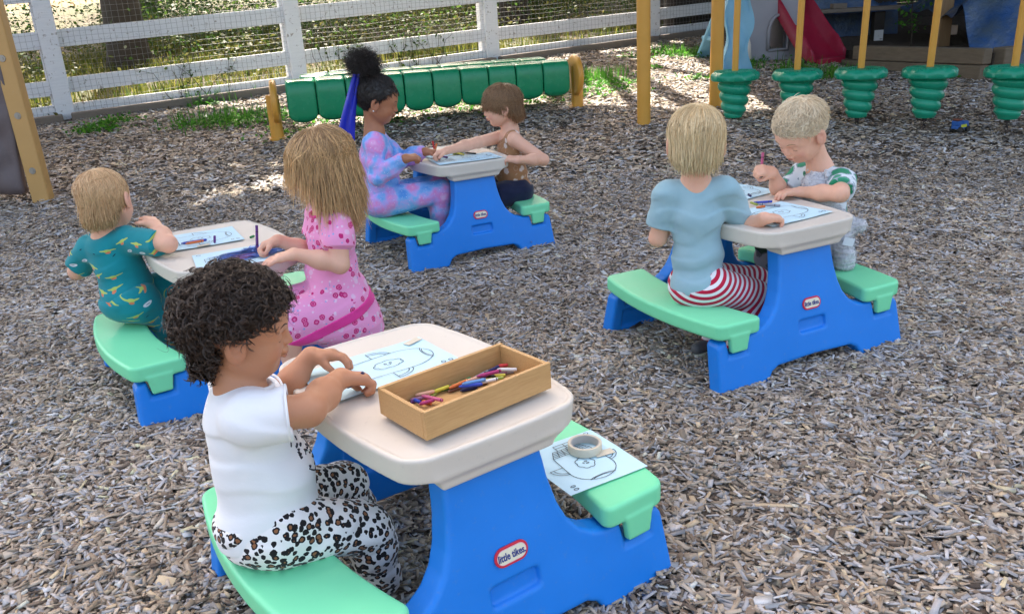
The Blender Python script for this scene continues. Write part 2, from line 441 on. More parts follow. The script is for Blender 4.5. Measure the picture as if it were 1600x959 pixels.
def twigs():
    m = MB(); q = random.Random(5)
    for _ in range(120):
        x = q.uniform(-4, 4); y = q.uniform(1.2, 8); z = float(hz(x, y))+.016; a = q.uniform(0, 6.3); l = q.uniform(.04, .12)
        p = [V((x+math.cos(a)*l*s+q.gauss(0, .006), y+math.sin(a)*l*s+q.gauss(0, .006), z+q.uniform(0, .008))) for s in (-.5, 0, .5)]
        m.tube(p, [.003, .0035, .002], 5)
    return m
tag(twigs().build('fallen_twigs', NT('dark_twig').set((.045, .03, .02), .9)), kind='stuff')

# ---- weathered white board fence
t = NT('weathered_white_paint'); c = t.coord('Object', (1, 1, 1)); n1 = t.noise(t.coord('Object', (1.2, 1.2, 14)), 6, 5, .7); n2 = t.noise(c, 22, 4, .7)
chipm = t.ramp(n2.outputs[0], [(.60, (0, 0, 0)), (.66, (1, 1, 1))])
base = t.mix(n1.outputs[0], (.62, .63, .66), (.84, .84, .85)); t.set(t.mix(t.math('MULTIPLY', chipm, .75), base, (.24, .20, .17)), .7); t.bump(n1.outputs[0], .35, .004); MAT['fence'] = t.m
MAT['timber'] = wood('weathered_timber', (.13, .10, .08), (.30, .25, .20), (1, 1, 6), .85, 12)
FX, FY, FA, FS = -4.4728, 8.9498, .44319537, 2.44
fdir = V((math.cos(FA), math.sin(FA), 0)); fnor = V((math.sin(FA), -math.cos(FA), 0))      # fnor faces the camera
def fpt(s, z, off=0.):
    p = V((FX, FY, 0))+fdir*s+fnor*off; p.z = float(hz(p.x, p.y))+z; return p
MAT['olive'] = None
fence = empty('board_fence', fpt(0, 0), 0, 'weathered white board fence with wire mesh across the back of the yard', 'fence')
floc = V(fence.location)
def loc_(p): return V(p)-floc
qf = random.Random(3)
for i in range(-2, 5):
    m = MB(); s = i*FS
    wdt = .17 if i < 4 else .22
    if i == 4: s = 4*FS-.06-.85; 
    a, b = loc_(fpt(s, -.15)), loc_(fpt(s, 1.55))
    m.bar(a+fnor*.02, b+fnor*.02, wdt, .06 if i < 4 else .2, fnor)
    if i == 4:
        m.build('post', MAT['timber'], fence, bevel=.008)['label'] = 'thick unpainted brown end post'
    else: m.build('post', MAT['fence'], fence, bevel=.006)
    if i < 4:
        # the structural post behind the facing board
        m = MB(); m.bar(loc_(fpt(s-.05, -.1, -.10)), loc_(fpt(s-.05, 1.5, -.10)), .12, .12, fnor); m.build('post', MAT['fence'], fence, bevel=.006)
for (z0, z1) in ((.03, .15), (.255, .405), (.70, .87), (1.15, 1.34)):
    for i in range(-2, 4):
        a, b = i*FS, (i+1)*FS
        if i == 3: b = 4*FS-.9
        zc = (z0+z1)/2+qf.uniform(-.012, .012); zd = (z0+z1)/2+qf.uniform(-.015, .015)
        m = MB(); m.bar(loc_(fpt(a+.003, zc, -.022)), loc_(fpt(b-.003, zd, -.022)), .03, (z1-z0), (0, 0, 1)); m.build('rail', MAT['fence'], fence, bevel=.004)
m = MB(); s = -2*FS; q = random.Random(9)
while s < 4*FS-.8:
    ph = q.uniform(-.005, .005)
    m.tube([loc_(fpt(s+ph+.004*math.sin(z*7+s), z, .006)) for z in np.linspace(.02, 1.32, 6)], .0014, 3, False); s += .055
for k in range(25):
    z = .03+k*.054; m.tube([loc_(fpt(s_, z+.008*math.sin(s_*2.1+k)+.006*math.sin(s_*5.3), .008)) for s_ in np.linspace(-2*FS, 4*FS-.85, 60)], .0011, 3, False)
m.build('wire_mesh', NT('galvanised_wire').set((.20, .20, .20), .6), fence)
# ground timbers along the foot of the fence
tm = empty('edging_timber', fpt(1.0, 0), 0, 'long weathered grey timber lying along the foot of the white fence', 'timber')
tl = V(tm.location)
for i in range(-1, 4):
    m = MB(); m.bar(fpt(i*FS+.05, .02, .13)-tl, fpt((i+1)*FS-.03-(.8 if i == 3 else 0), .02, .13)-tl, .14, .12); m.build('beam', MAT['timber'], tm, bevel=.012)

# ---- greenery
def leafmat(name, c1, c2, trans=.35, rough=.55):
    t = NT(name); a = t.attr('lf'); t.set(t.mix(a.outputs['Fac'], c1, c2), rough); t.b.inputs['Specular IOR Level'].default_value = .12
    tr = t.n('ShaderNodeBsdfTranslucent'); t.l(t.mix(a.outputs['Fac'], tuple(x*1.5 for x in c1), tuple(x*1.5 for x in c2)), tr.inputs[0])
    mx = t.n('ShaderNodeMixShader'); mx.inputs[0].default_value = trans; t.l(t.b.outputs[0], mx.inputs[1]); t.l(tr.outputs[0], mx.inputs[2]); t.l(mx.outputs[0], t.t.nodes['Material Output'].inputs[0]); return t.m
MAT['leaf'] = leafmat('tree_leaf', (.02, .05, .012), (.07, .12, .02)); MAT['grass'] = leafmat('grass_blade', (.04, .075, .012), (.17, .155, .035), .4)
MAT['weed'] = leafmat('weed_leaf', (.035, .14, .02), (.10, .26, .03), .35); MAT['dryleaf'] = leafmat('dry_leaf', (.10, .055, .02), (.26, .17, .06), .2)
MAT['bark'] = wood('bark', (.03, .022, .016), (.09, .07, .05), (3, 3, .8), .95, 9)
def leaves(cen, size, seed, flat=.5, aspect=1.7):
    """folded leaf quads at centres"""
    q = np.random.default_rng(seed); n = len(cen); s = size*q.uniform(.6, 1.3, n)[:, None]
    d = q.normal(0, 1, (n, 3)); d[:, 2] *= flat; d /= np.linalg.norm(d, axis=1)[:, None]
    nn = q.normal(0, .5, (n, 3)); nn[:, 2] += 1; sd_ = np.cross(d, nn); sd_ /= np.linalg.norm(sd_, axis=1)[:, None]; up = np.cross(sd_, d)
    a = cen-d*s*.5; b = cen+d*s*.5; m1 = cen+sd_*s/aspect*.5+up*s*.1; m2 = cen-sd_*s/aspect*.5+up*s*.1
    v = np.stack([a, m1, b, m2], 1).reshape(-1, 3); f = (np.array([[0, 1, 2, 3]])+np.arange(n)[:, None]*4); lf = q.uniform(0, 1, n).repeat(4)
    return v, f, lf
def leaf_obj(name, cen, size, mat, seed, parent=None, **kw):
    v, f, lf = leaves(np.array(cen), size, seed, **kw); me = np_mesh(name, v, f); set_attr(me, 'lf', lf, 'FLOAT'); return link(name, me, mat, parent)
def blades(name, spots, h, wd, mat, seed, lean=.5):
    q = np.random.default_rng(seed); n = len(spots); p = np.array(spots); hh = h*q.uniform(.4, 1.3, n)[:, None]; a = q.uniform(0, 6.28, n)
    d = np.stack([np.cos(a), np.sin(a), 0*a], 1); s = np.stack([-np.sin(a), np.cos(a), 0*a], 1)*wd/2; le = q.uniform(.1, 1, n)[:, None]*lean
    up = np.array([0, 0, 1.]); m_ = p+up*hh*.6+d*hh*le*.3; tp = p+up*hh*(1-.3*le)+d*hh*le
    v = np.stack([p-s, p+s, m_+s*.8, m_-s*.8, tp+s*.15, tp-s*.15], 1).reshape(-1, 3)
    f = (np.array([[0, 1, 2, 3], [3, 2, 4, 5]])[None]+np.arange(n)[:, None, None]*6).reshape(-1, 4)
    me = np_mesh(name, v, f); set_attr(me, 'lf', q.uniform(0, 1, n).repeat(6), 'FLOAT'); return link(name, me, mat)
q = np.random.default_rng(21)
def scatter(n, s0, s1, o0, o1, clump=None, zoff=0):
    s = q.uniform(s0, s1, n); o = q.uniform(o0, o1, n)
    if clump:
        cs = q.uniform(s0, s1, clump); co = q.uniform(o0, o1, clump); k = q.integers(0, clump, n); s = cs[k]+q.normal(0, .25, n); o = co[k]+q.normal(0, .25, n)
    x = FX+fdir.x*s+fnor.x*o; y = FY+fdir.y*s+fnor.y*o; return np.stack([x, y, hz(x, np.minimum(y, 26))+zoff], 1)
tag(blades('rough_grass', np.concatenate([scatter(34000, -7, 16, -9, -.5, 120), scatter(3500, -6, 12, -2.2, -.25)]), .18, .014, MAT['grass'], 4), kind='stuff')
tag(leaf_obj('leaf_litter', scatter(7000, -7, 16, -9, .3, zoff=.02), .05, MAT['dryleaf'], 6, flat=.15), kind='stuff')
ug = np.concatenate([scatter(1, 0, 1, -1, 0)]+[(scatter(1, -6, 14, -7, -.8)+q.normal(0, 1, (700, 3))*np.array([.42, .42, .2])+np.array([0, 0, .22])) for _ in range(34)])
ug = ug[ug[:, 2] > hz(ug[:, 0], ug[:, 1])]
tag(leaf_obj('undergrowth', ug, .06, leafmat('undergrowth_leaf', (.03, .05, .012), (.11, .10, .03)), 8), kind='stuff')
ug = np.concatenate([(scatter(1, -6, 14, -8, -1.6)+q.normal(0, 1, (800, 3))*np.array([.6, .6, .35])+np.array([0, 0, .45])) for _ in range(48)])
ug = ug[ug[:, 2] > hz(ug[:, 0], ug[:, 1])]
tag(leaf_obj('brush', ug, .07, MAT['leaf'], 9), kind='stuff')
# twiggy vines on the wire mesh
def vine(s0, seed, n=14, ht=.75):
    q = random.Random(seed); m = MB(); cen = []
    for _ in range(n):
        s = s0+q.gauss(0, .18); z = .02; p = []; a = q.gauss(0, .3)
        for k in range(8):
            p.append(fpt(s, z, .03+q.uniform(-.01, .02))); s += a*.09+q.gauss(0, .03); z += ht/8*q.uniform(.4, 1.2)
            if k > 1:
                for _ in range(2): cen.append(p[-1]+V((q.gauss(0, .03), q.gauss(0, .02), q.gauss(0, .03))))
        m.tube(p, [.004-.0004*k for k in range(8)], 4)
    return m, cen
for s0, sd_, n, lab in ((1.15, 1, 9, 'thin bare twiggy vine on the wire mesh, left of the green roller beam'), (2.85, 2, 12, 'leafy vine climbing the wire mesh above the girl with the hair puff'), (3.75, 3, 14, 'dark leafy vine on the wire mesh, nearest the middle fence post')):
    m, cen = vine(s0, sd_, n); o = empty('vine', fpt(s0, 0), 0, lab, 'vine', 'vines on the fence'); L = V(o.location)
    m.v = [tuple(V(p)-L) for p in m.v]; m.build('stem', MAT['bark'], o); leaf_obj('foliage', [tuple(c_-L) for c_ in cen], .05, MAT['leaf'], sd_, o)
# green weeds inside the yard
def patch(u, v, n, r_, zs=.03):
    c = at(u, v); p = c+q.normal(0, 1, (n, 3))*np.array([r_, r_*.7, 0]); p[:, 2] = hz(p[:, 0], p[:, 1])+np.abs(q.normal(0, zs, n))+.01; return p
wd = [patch(*a) for a in ((155, 205, 300, .13), (180, 194, 180, .12), (345, 195, 300, .22), (400, 188, 340, .28), (290, 198, 60, .07), (950, 133, 330, .22), (930, 145, 300, .25), (1040, 88, 160, .12), (985, 92, 90, .1), (830, 158, 220, .3), (720, 170, 200, .3), (520, 205, 300, .35), (1095, 90, 160, .14), (1170, 100, 200, .15), (1240, 110, 130, .15), (1310, 118, 120, .15), (1480, 120, 130, .12), (1015, 108, 60, .08), (1090, 125, 80, .1), (320, 165, 90, .1))]
tag(leaf_obj('ground_weeds', np.concatenate(wd), .045, MAT['weed'], 12, flat=.6), kind='stuff')
sp = np.concatenate([patch(*a) for a in ((930, 125, 260, .2, 0), (1040, 85, 120, .12, 0), (1170, 108, 90, .1, 0), (1245, 112, 120, .12, 0), (1300, 122, 160, .14, 0), (1085, 88, 160, .15, 0), (320, 160, 200, .2, 0), (1185, 92, 150, .2, 0), (345, 190, 250, .3, 0))])
tag(blades('grass_tufts', sp, .12, .008, MAT['weed'], 14), kind='stuff')
# broad-leaved weed under the roller
def broadleaf():
    b = at(612, 196); o = empty('broadleaf_weed', b, 0, 'bright green broad-leaved weed growing under the green roller beam', 'plant'); qq = random.Random(4); lv = MB(); st = MB()
    for k in range(11):
        a = k*2.4; rr = qq.uniform(.03, .09); h = qq.uniform(.05, .13); c_ = V((math.cos(a)*rr, math.sin(a)*rr, h)); d = V((math.cos(a), math.sin(a), .25)).normalized(); s = d.cross(V((0, 0, 1))).normalized(); L = qq.uniform(.07, .1)
        pts = [c_-d*L*.5, c_-d*L*.2+s*L*.36+V((0, 0, .012)), c_+d*L*.25+s*L*.3+V((0, 0, .01)), c_+d*L*.6-V((0, 0, .01)), c_+d*L*.25-s*L*.3+V((0, 0, .01)), c_-d*L*.2-s*L*.36+V((0, 0, .012)), c_+V((0, 0, -.005))]
        lv.add(pts, [(0, 1, 6), (1, 2, 6), (2, 3, 6), (3, 4, 6), (4, 5, 6), (5, 0, 6)]); st.tube([V((0, 0, 0)), c_*.5, c_-d*L*.45], .003, 5)
    lv.build('foliage', NT('broad_leaf').set((.06, .24, .03), .4), o, True); st.build('stem', MAT['weed'], o)
broadleaf()
# ---- trees behind the fence: their crowns shade the yard
def tree(u, v, r0, h, crown, lab, seed, n=9000, name='broadleaf_tree', base=None, holes=()):
    b = V(at(u, v)) if base is None else V((base[0], base[1], float(hz(base[0], min(base[1], 26)))))
    o = empty(name, b, 0, lab, 'tree', 'shade trees behind the fence'); q = random.Random(seed); m = MB()
    p = [V((0, 0, -.1)), V((.02, 0, .3)), V((.05, -.03, 1.2)), V((-.04, .05, h*.5)), V((.1, -.1, h))]
    m.tube(p, [r0*1.35, r0*1.05, r0*.9, r0*.75, r0*.45], 14); m.build('trunk', MAT['bark'], o, True)
    lm = MB(); cen = []; qn = np.random.default_rng(seed)
    for (cx, cy, cz, rx, ry, rz) in crown:
        c_ = V((cx, cy, cz))-b; mid = (V((0, 0, h*.7))+c_)*.5+V((0, 0, -.4)); lm.tube([V((0, 0, h*.75)), mid, c_], [r0*.4, r0*.28, r0*.1], 7)
        nn = int(n*rx*ry/6); pts = qn.normal(0, 1, (nn, 3)); pts /= np.linalg.norm(pts, axis=1)[:, None]; pts *= (qn.uniform(0, 1, nn)**.4)[:, None]*np.array([rx, ry, rz])
        cen.append(pts+np.array(c_))
    lm.build('limb', MAT['bark'], o, True); leaf_obj('crown', np.concatenate(cen), .22, MAT['leaf'], seed, o)
TREES = True
if TREES:
    tree(205, 112, .26, 5.0, [(-5.6, 9.2, 6.0, 2.5, 2.2, .9), (-4.0, 6.4, 5.8, 2.5, 1.9, .9), (-6.8, 6.2, 6.2, 2.4, 2.4, .9), (-3.2, 9.2, 6.6, 2.2, 1.9, .8), (-5.0, 12.2, 6.4, 2.2, 1.7, .8)], 'dark tree trunk behind the fence, just right of the leftmost white post', 31)
    tree(0, 0, .24, 5.2, [(-1.2, 9.2, 6.3, 2.2, 2.0, .9), (1.4, 8.8, 6.1, 2.2, 2.0, .9), (-1.2, 6.4, 5.9, 2.3, 2.0, .9), (1.6, 6.2, 6.2, 2.3, 2.0, .9), (.2, 7.8, 6.8, 2.2, 2.0, .8), (-1.0, 11.8, 6.6, 2.0, 1.4, .7), (2.2, 11.6, 6.6, 1.8, 1.4, .7)], 'shaded tree behind the middle of the fence, above the roller beam', 32, base=(.3, 14.6))
    tree(0, 0, .26, 5.2, [(4.2, 9.4, 6.3, 2.3, 2.0, 1.0), (6.8, 8.8, 6.1, 2.4, 2.2, 1.0), (4.4, 6.4, 6.1, 2.3, 2.2, .9), (6.8, 6.0, 6.4, 2.4, 2.4, .9), (7.6, 14.0, 6.2, 2.8, 2.8, 1.2), (5.2, 12.4, 6.6, 2.2, 1.6, .9), (9.5, 11., 6.3, 2.4, 2.4, 1.)], 'tree rising behind the dark pavilion at the right', 33, base=(6.5, 17.2))
    tree(0, 0, .22, 4.8, [(-9, 17, 6.2, 3.4, 2.4, 1.2), (-3.5, 19, 6.4, 3.2, 2.2, 1.2), (-6.5, 21, 6.0, 3.2, 2.6, 1.2)], 'unseen tree added to dapple the ground far behind the fence at the upper left', 35, base=(-7.5, 19.5), n=6500)  # crowns out of view, added to break up the sun behind the fence
    tree(0, 0, .22, 4.8, [(2.5, 19, 6.2, 3.4, 2.4, 1.2), (6.5, 20.5, 6.4, 3.2, 2.2, 1.2), (-.5, 22, 6.0, 3.2, 2.6, 1.2)], 'unseen tree added to dapple the ground far behind the middle of the fence', 36, base=(2.6, 20.5), n=6500)  # second unseen tree, put in to dapple and darken the ground back there
# ================================================================ PICNIC TABLES
TB = dict(A=(-.2099, 1.6429, .6165), B=(-.2759, 4.4816, .4801), C=(.8691, 2.9343, .4463), D=(-1.0354, 2.9251, .5733))
TZ = dict(A=-.004, B=.012, C=.008, D=-.004); HT = .49
def tl(t, x, y, z=0.):
    tx, ty, a = TB[t]; return V((tx+math.cos(a)*x-math.sin(a)*y, ty+math.sin(a)*x+math.cos(a)*y, z+TZ[t]))
def panel_fn(P):
    x = P[:, 0]; z = P[:, 2]; ax = np.abs(x); y = P[:, 1]+(.357-(.357-.261)/.45*z)-.032      # centre of the leaning slab
    half = [(-.02, .05), (.163, .043), (.19, .03), (.213, -.004), (.412, -.004), (.402, .150), (.392, .163), (.365, .168), (.355, .121), (.292, .121), (.281, .170), (.247, .172), (.208, .183), (.176, .203), (.150, .235), (.133, .275), (.121, .33), (.110, .44), (-.02, .44)]
    d2 = poly_sdf(ax, z, half)
    d = extr(d2, np.abs(y)-.032, .010)
    # pressed recess below the badge
    sk = x*.0; rx = np.abs(x)-.058; rz = np.abs(z-.150-.0)-.020
    r2 = np.sqrt(np.maximum(rx+.01, 0)**2+np.maximum(rz+.01, 0)**2)+np.minimum(np.maximum(rx+.01, rz+.01), 0)-.01
    rec = extr(r2, np.abs(y+.032)-.014, .004); d = smax(d, -rec, .008)
    # shallow pocket round the bench tongue
    pk = extr(np.maximum(np.abs(ax-.3235)-.040, np.abs(z-.14)-.028), np.abs(y+.034)-.008, .004); d = smax(d, -pk, .006)
    # ledges moulded on the inner face
    inner = extr(np.maximum(ax-.085, np.abs(z-.26)-.10), np.abs(y-.034)-.014, .006); d = smax(d, -inner, .012)
    inner = extr(np.maximum(np.abs(ax-.29)-.07, np.abs(z-.06)-.035), np.abs(y-.034)-.014, .006); return smax(d, -inner, .012)*.97
def bench_fn(P):
    y = P[:, 1]; x = P[:, 0]; z = P[:, 2]
    xc = .3145+.045*(1-(y/.335)**2); sl = np.sqrt(1+(.09*y/.335**2)**2)
    qx = (np.abs(x-xc)-.0875)/sl; qy = np.abs(y)-.335; r_ = .028
    d2 = np.minimum(np.maximum(qx+r_, qy+r_), 0)+np.sqrt(np.maximum(qx+r_, 0)**2+np.maximum(qy+r_, 0)**2)-r_
    slab = extr(d2, np.abs(z-.203)-.026, .010)
    # moulded round emblem ring
    rr = np.sqrt((x-xc)**2+y**2); ring = np.maximum(np.abs(rr-.045)-.0018, np.abs(z-.2285)-.0012); slab = np.minimum(slab, ring)
    tw = (np.abs(x-.3235)-(.031+(z-.13)*.16)); tg = extr(np.maximum(tw, np.abs(z-.16)-.031), np.abs(np.abs(y)-.3275)-.011, .004)
    return smin(slab, tg, .006)*.95
def top_fn(P):
    x = np.abs(P[:, 0]); y = np.abs(P[:, 1]); z = P[:, 2]
    fl = (z-.435)*.10
    ax = .1955+.036*(1-(P[:, 1]/.306)**2)+fl-.0055; ay = .306+.010*(1-(P[:, 0]/.2)**2)+fl-.0055; r_ = .045
    qx = (x-ax)*.96; qy = y-ay
    d2 = np.minimum(np.maximum(qx+r_, qy+r_), 0)+np.sqrt(np.maximum(qx+r_, 0)**2+np.maximum(qy+r_, 0)**2)-r_
    d = extr(d2, np.abs(z-.4625)-.0275, .007)
    pk = extr(d2+.013, np.abs(z-.49)-.0030, .001); d = smax(d, -pk, .002)
    sk = extr(np.maximum(x-.128+(z-.405)*-.3, np.abs(y-.262)-.036), np.abs(z-.424)-.020, .010)
    return smin(d, sk, .022)*.95
v, f = sdf_mesh([('u', Fn(panel_fn, (-.42, -.37, -.01), (.42, -.22, .445)), 0)], .0042, slack=1.3); ME_PANEL = np_mesh('end_panel', relax(v, f, 2, .4), f, True)
v, f = sdf_mesh([('u', Fn(bench_fn, (.2, -.345, .12), (.46, .345, .235)), 0)], .0038, slack=1.3); ME_BENCH = np_mesh('bench', relax(v, f, 2, .35), f, True)
v, f = sdf_mesh([('u', Fn(top_fn, (-.245, -.325, .39), (.245, .325, .495)), 0)], .0036, slack=1.3); ME_TOP = np_mesh('tabletop', relax(v, f, 1, .3), f, True)
# badge: raised oval plate, red rim, cream field, blue lettering
def oval(m, hw, hh, y0, y1, n=14):
    r_ = hh; p = []
    for s, a0 in ((1, -90), (-1, 90)):
        for k in range(n+1):
            a = R(a0+180*k/n); p.append(V((s*(hw-r_)+math.cos(a)*r_, y0, math.sin(a)*r_)))
    m.prism(p, (0, y1-y0, 0))
def text_mesh(s, size, extr_=.0006, off=.0):
    cu = bpy.data.curves.new('lettering', 'FONT'); cu.body = s; cu.size = size; cu.extrude = extr_; cu.offset = off; cu.align_x = 'CENTER'; cu.align_y = 'CENTER'; cu.resolution_u = 4
    o = bpy.data.objects.new('tmp', cu); COL.objects.link(o); dg = bpy.context.evaluated_depsgraph_get(); me = bpy.data.meshes.new_from_object(o.evaluated_get(dg)); bpy.data.objects.remove(o); return me
ME_TXT = text_mesh('little tikes.', .0172, .0005, .00028)
ME_TXT.transform(Matrix.Rotation(R(90), 4, 'X')@Matrix.Diagonal((.92, 1.25, 1, 1)))
MAT['badge_red'] = NT('badge_red').set((.62, .02, .05), .4); MAT['badge_cream'] = NT('badge_cream').set((.80, .74, .56), .5); MAT['badge_blue'] = NT('badge_blue').set((.01, .03, .22), .5); MAT['badge_pink'] = NT('badge_edge').set((.75, .45, .5), .4)
def make_table(t, label):
    tx, ty, a = TB[t]; o = empty('picnic_table', (tx, ty, TZ[t]), a, label, 'picnic table', 'toddler picnic tables')
    link('tabletop', ME_TOP, None, o)
    for k in (0, 1):
        p = link('end_panel', ME_PANEL, None, o); b = link('bench', ME_BENCH, None, o)
        p.rotation_euler.z = math.pi*k; b.rotation_euler.z = math.pi*k
        z = .222; y = -(.357-(.357-.261)/.45*z)-.0005
        m = MB(); oval(m, .040, .0205, -.004, 0); bd = m.build('badge', MAT['badge_red'], p, bevel=.0012); bd.location = (0, y, z); bd.rotation_euler = (R(-12), 0, 0)
        if True:
            m = MB(); oval(m, .0335, .0140, -.0048, -.003); s_ = m.build('badge_field', MAT['badge_cream'], bd)
            x_ = link('lettering', ME_TXT, None, bd); x_.location = (0, -.0052, -.0005)
            m2 = MB(); oval(m2, .0350, .0155, -.0044, -.003); m2.build('badge_line', MAT['badge_pink'], bd)
    return o
ME_TOP.materials.append(MAT['beige']); ME_PANEL.materials.append(MAT['blue']); ME_BENCH.materials.append(MAT['green']); ME_TXT.materials.append(MAT['badge_blue'])
make_table('A', 'nearest blue picnic table with a wooden crayon box on its beige top')
make_table('B', 'farthest blue picnic table, between the tie dye girl and the brown haired boy')
make_table('C', 'blue picnic table at the right where two blond boys are colouring')
make_table('D', 'blue picnic table at the left, mostly hidden behind the curly haired toddler')

# ================================================================ THINGS ON THE TABLES
def tt(u, v, z=HT+.0): return V(atz(u, v, z))           # point on a tabletop seen at that pixel
# bamboo box: corners of its foot measured on the tabletop
t = NT('bamboo'); c = t.coord('Object', (1.2, 14, 14)); n1 = t.noise(c, 22, 4, .6); n2 = t.noise(t.coord('Object', (1, 1, 30)), 3, 3)
base = t.mix(n1.outputs[0], (.42, .22, .075), (.68, .43, .19)); base = t.mix(t.math('MULTIPLY', n2.outputs[0], .35), base, (.33, .16, .05)); t.set(base, .5); t.bump(n1.outputs[0], .15, .001); MAT['bamboo'] = t.m
zb = HT+.0045
c0 = tt(667, 689, zb); c1 = tt(862, 606, zb); c2 = tt(592, 651, zb)
BX = V((c1-c0)); bl = BX.length; ex = BX.normalized(); ez = V((0, 0, 1)); ey = ez.cross(ex).normalized(); bw = abs((c2-c0).dot(ey))*1.07; bh = .056
print('box', bl, bw, math.degrees(math.atan2(ex.y, ex.x)))
box = empty('bamboo_box', c0+ex*bl/2+ey*bw/2, math.atan2(ex.y, ex.x), 'open bamboo box full of crayons on the nearest table', 'box')
th_ = .009
m = MB(); m.box((0, 0, .003), (bl-2*th_, bw-2*th_, .006)); m.build('box_floor', MAT['bamboo'], box)
for s in (-1, 1):
    m = MB(); m.box((0, s*(bw/2-th_/2), bh/2), (bl-.0004, th_, bh)); m.build('side_board', MAT['bamboo'], box, bevel=.0012)
    m = MB(); m.box((s*(bl/2-th_/2), 0, bh/2-.0008), (th_, bw-2*th_-.0004, bh-.0016)); m.build('end_board', MAT['bamboo'], box, bevel=.0012)
# crayons
def wrapmat(name, col):
    t = NT(name); c = t.n('ShaderNodeTexCoord'); s = t.n('ShaderNodeSeparateXYZ'); t.l(c.outputs['Object'], s.inputs[0])
    z = s.outputs[0]; k = None
    for x0 in (-.024, .020):
        b = t.math('LESS_THAN', t.math('ABSOLUTE', t.math('SUBTRACT', z, x0)), .0012); k = b if k is None else t.math('MAXIMUM', k, b)
    n = t.noise(c.outputs['Object'], 300, 2); cc_ = t.mix(t.math('MULTIPLY', n.outputs[0], .3), col, tuple(x*.6 for x in col))
    t.set(t.mix(k, cc_, (.02, .02, .02)), .6); return t.m
CW = {}
def crayon(label, colname, col, loc, d, length=.075, group=None, r_=.0042, up=0, tipflip=False):
    if colname not in CW: CW[colname] = (wrapmat(colname+'_paper_wrap', col), NT(colname+'_wax').set(tuple(x*.85 for x in col), .4))
    d = V(d).normalized(); o = empty('crayon', loc, 0, label, 'crayon', group); o.rotation_mode = 'QUATERNION'; o.rotation_quaternion = d.to_track_quat('X', 'Z')
    L = length; m = MB(); r_ = .0037 if group else r_; m.tube([(-L/2, 0, 0), (L*.32, 0, 0)], r_, 10); m.build('wrapper', CW[colname][0], o, angle=R(40))
    m = MB(); m.tube([(L*.318, 0, 0), (L*.40, 0, 0), (L*.405, 0, 0), (L*.5, 0, 0)], [r_*.93, r_*.93, r_*.8, r_*.45], 10); m.build('wax_tip', CW[colname][1], o, angle=R(40))
    m = MB(); m.tube([(-L/2-.002, 0, 0), (-L/2+.0005, 0, 0)], r_*.9, 10); m.build('wax_end', CW[colname][1], o, angle=R(40))
    return o
CC = dict(green=(.02, .22, .07), yellow=(.62, .55, .05), olive=(.30, .36, .06), red=(.55, .03, .03), orange=(.70, .17, .04), blue=(.02, .06, .45), navy=(.01, .015, .10), lightblue=(.12, .30, .60), pink=(.60, .12, .25), magenta=(.42, .03, .16), purple=(.12, .03, .22), grey=(.33, .33, .38), white=(.72, .70, .70), black=(.012, .012, .015), brown=(.17, .06, .03), peach=(.70, .38, .25), mauve=(.35, .16, .26))
# (kind, tip pixel, tail pixel, height above the box floor, label)
bxz = zb+.006
items = [
 ('olive', (668, 617), (684, 604), .004, 'olive yellow crayon lying left of the green crayon in the box'),
 ('green', (683, 607), (727, 588), .005, 'dark green crayon lying along the back of the box'),
 ('grey', (729, 588), (755, 575), .005, 'grey crayon in the box pointing away from the green crayon'),
 ('navy', (762, 581), (782, 571), .013, 'dark navy crayon at the far right pile in the box'),
 ('red', (778, 572), (792, 570), .014, 'short red crayon stub at the far right of the box'),
 ('white', (777, 577), (806, 577), .013, 'whitish crayon at the right end of the crayon pile in the box'),
 ('mauve', (761, 586), (790, 581), .006, 'mauve crayon under the whitish crayon in the box'),
 ('orange', (702, 606), (730, 594), .012, 'orange red crayon beside the green crayon in the box'),
 ('brown', (700, 612), (728, 602), .004, 'brown crayon in the middle of the box'),
 ('blue', (717, 604), (752, 600), .014, 'bright blue crayon lying across the middle pile in the box'),
 ('navy', (719, 610), (744, 605), .004, 'navy crayon under the bright blue crayon in the box'),
 ('white', (740, 600), (776, 592), .012, 'white crayon next to the bright blue crayon in the box'),
 ('peach', (728, 596), (748, 589), .013, 'peach crayon crossing the middle of the box'),
 ('purple', (742, 592), (764, 585), .004, 'purple crayon under the white crayons in the box'),
 ('yellow', (768, 588), (788, 586), .004, 'pale yellow crayon at the right side of the box floor'),
 ('pink', (659, 618), (690, 625), .013, 'dusty pink crayon lying across the left pile in the box'),
 ('mauve', (636, 622), (664, 617), .006, 'mauve crayon at the left end of the box'),
 ('blue', (647, 624), (656, 628), .010, 'small blue crayon stub at the left end of the box'),
 ('magenta', (655, 631), (677, 625), .010, 'dark magenta crayon at the front left of the box'),
 ('purple', (640, 628), (655, 622), .004, 'dark purple crayon stub at the left end of the box'),
 ('orange', (660, 626), (672, 630), .004, 'orange crayon stub under the pink crayon in the box'),
 ('green', (747, 585), (760, 578), .004, 'small green crayon stub behind the grey crayon in the box'),
 ('black', (756, 582), (772, 588), .006, 'black crayon half buried in the right pile in the box'),
 ('lightblue', (722, 600), (757, 593), .019, 'light blue crayon on top of the middle pile in the box'),
 ('magenta', (745, 588), (781, 579), .017, 'magenta crayon on top of the right pile in the box'),
 ('red', (706, 603), (733, 594), .004, 'red crayon half under the orange red crayon in the box'),
 ('yellow', (676, 612), (700, 604), .010, 'yellow crayon crossing the dark green crayon in the box'),
 ('grey', (770, 583), (802, 580), .004, 'grey crayon lowest of the right pile in the box'),
 ('peach', (648, 617), (676, 611), .012, 'peach crayon above the left pile in the box'),
 ('brown', (734, 606), (760, 597), .004, 'brown crayon along the front wall of the box'),
 ('olive', (752, 596), (785, 590), .010, 'olive crayon right of the white crayon in the box'),
]
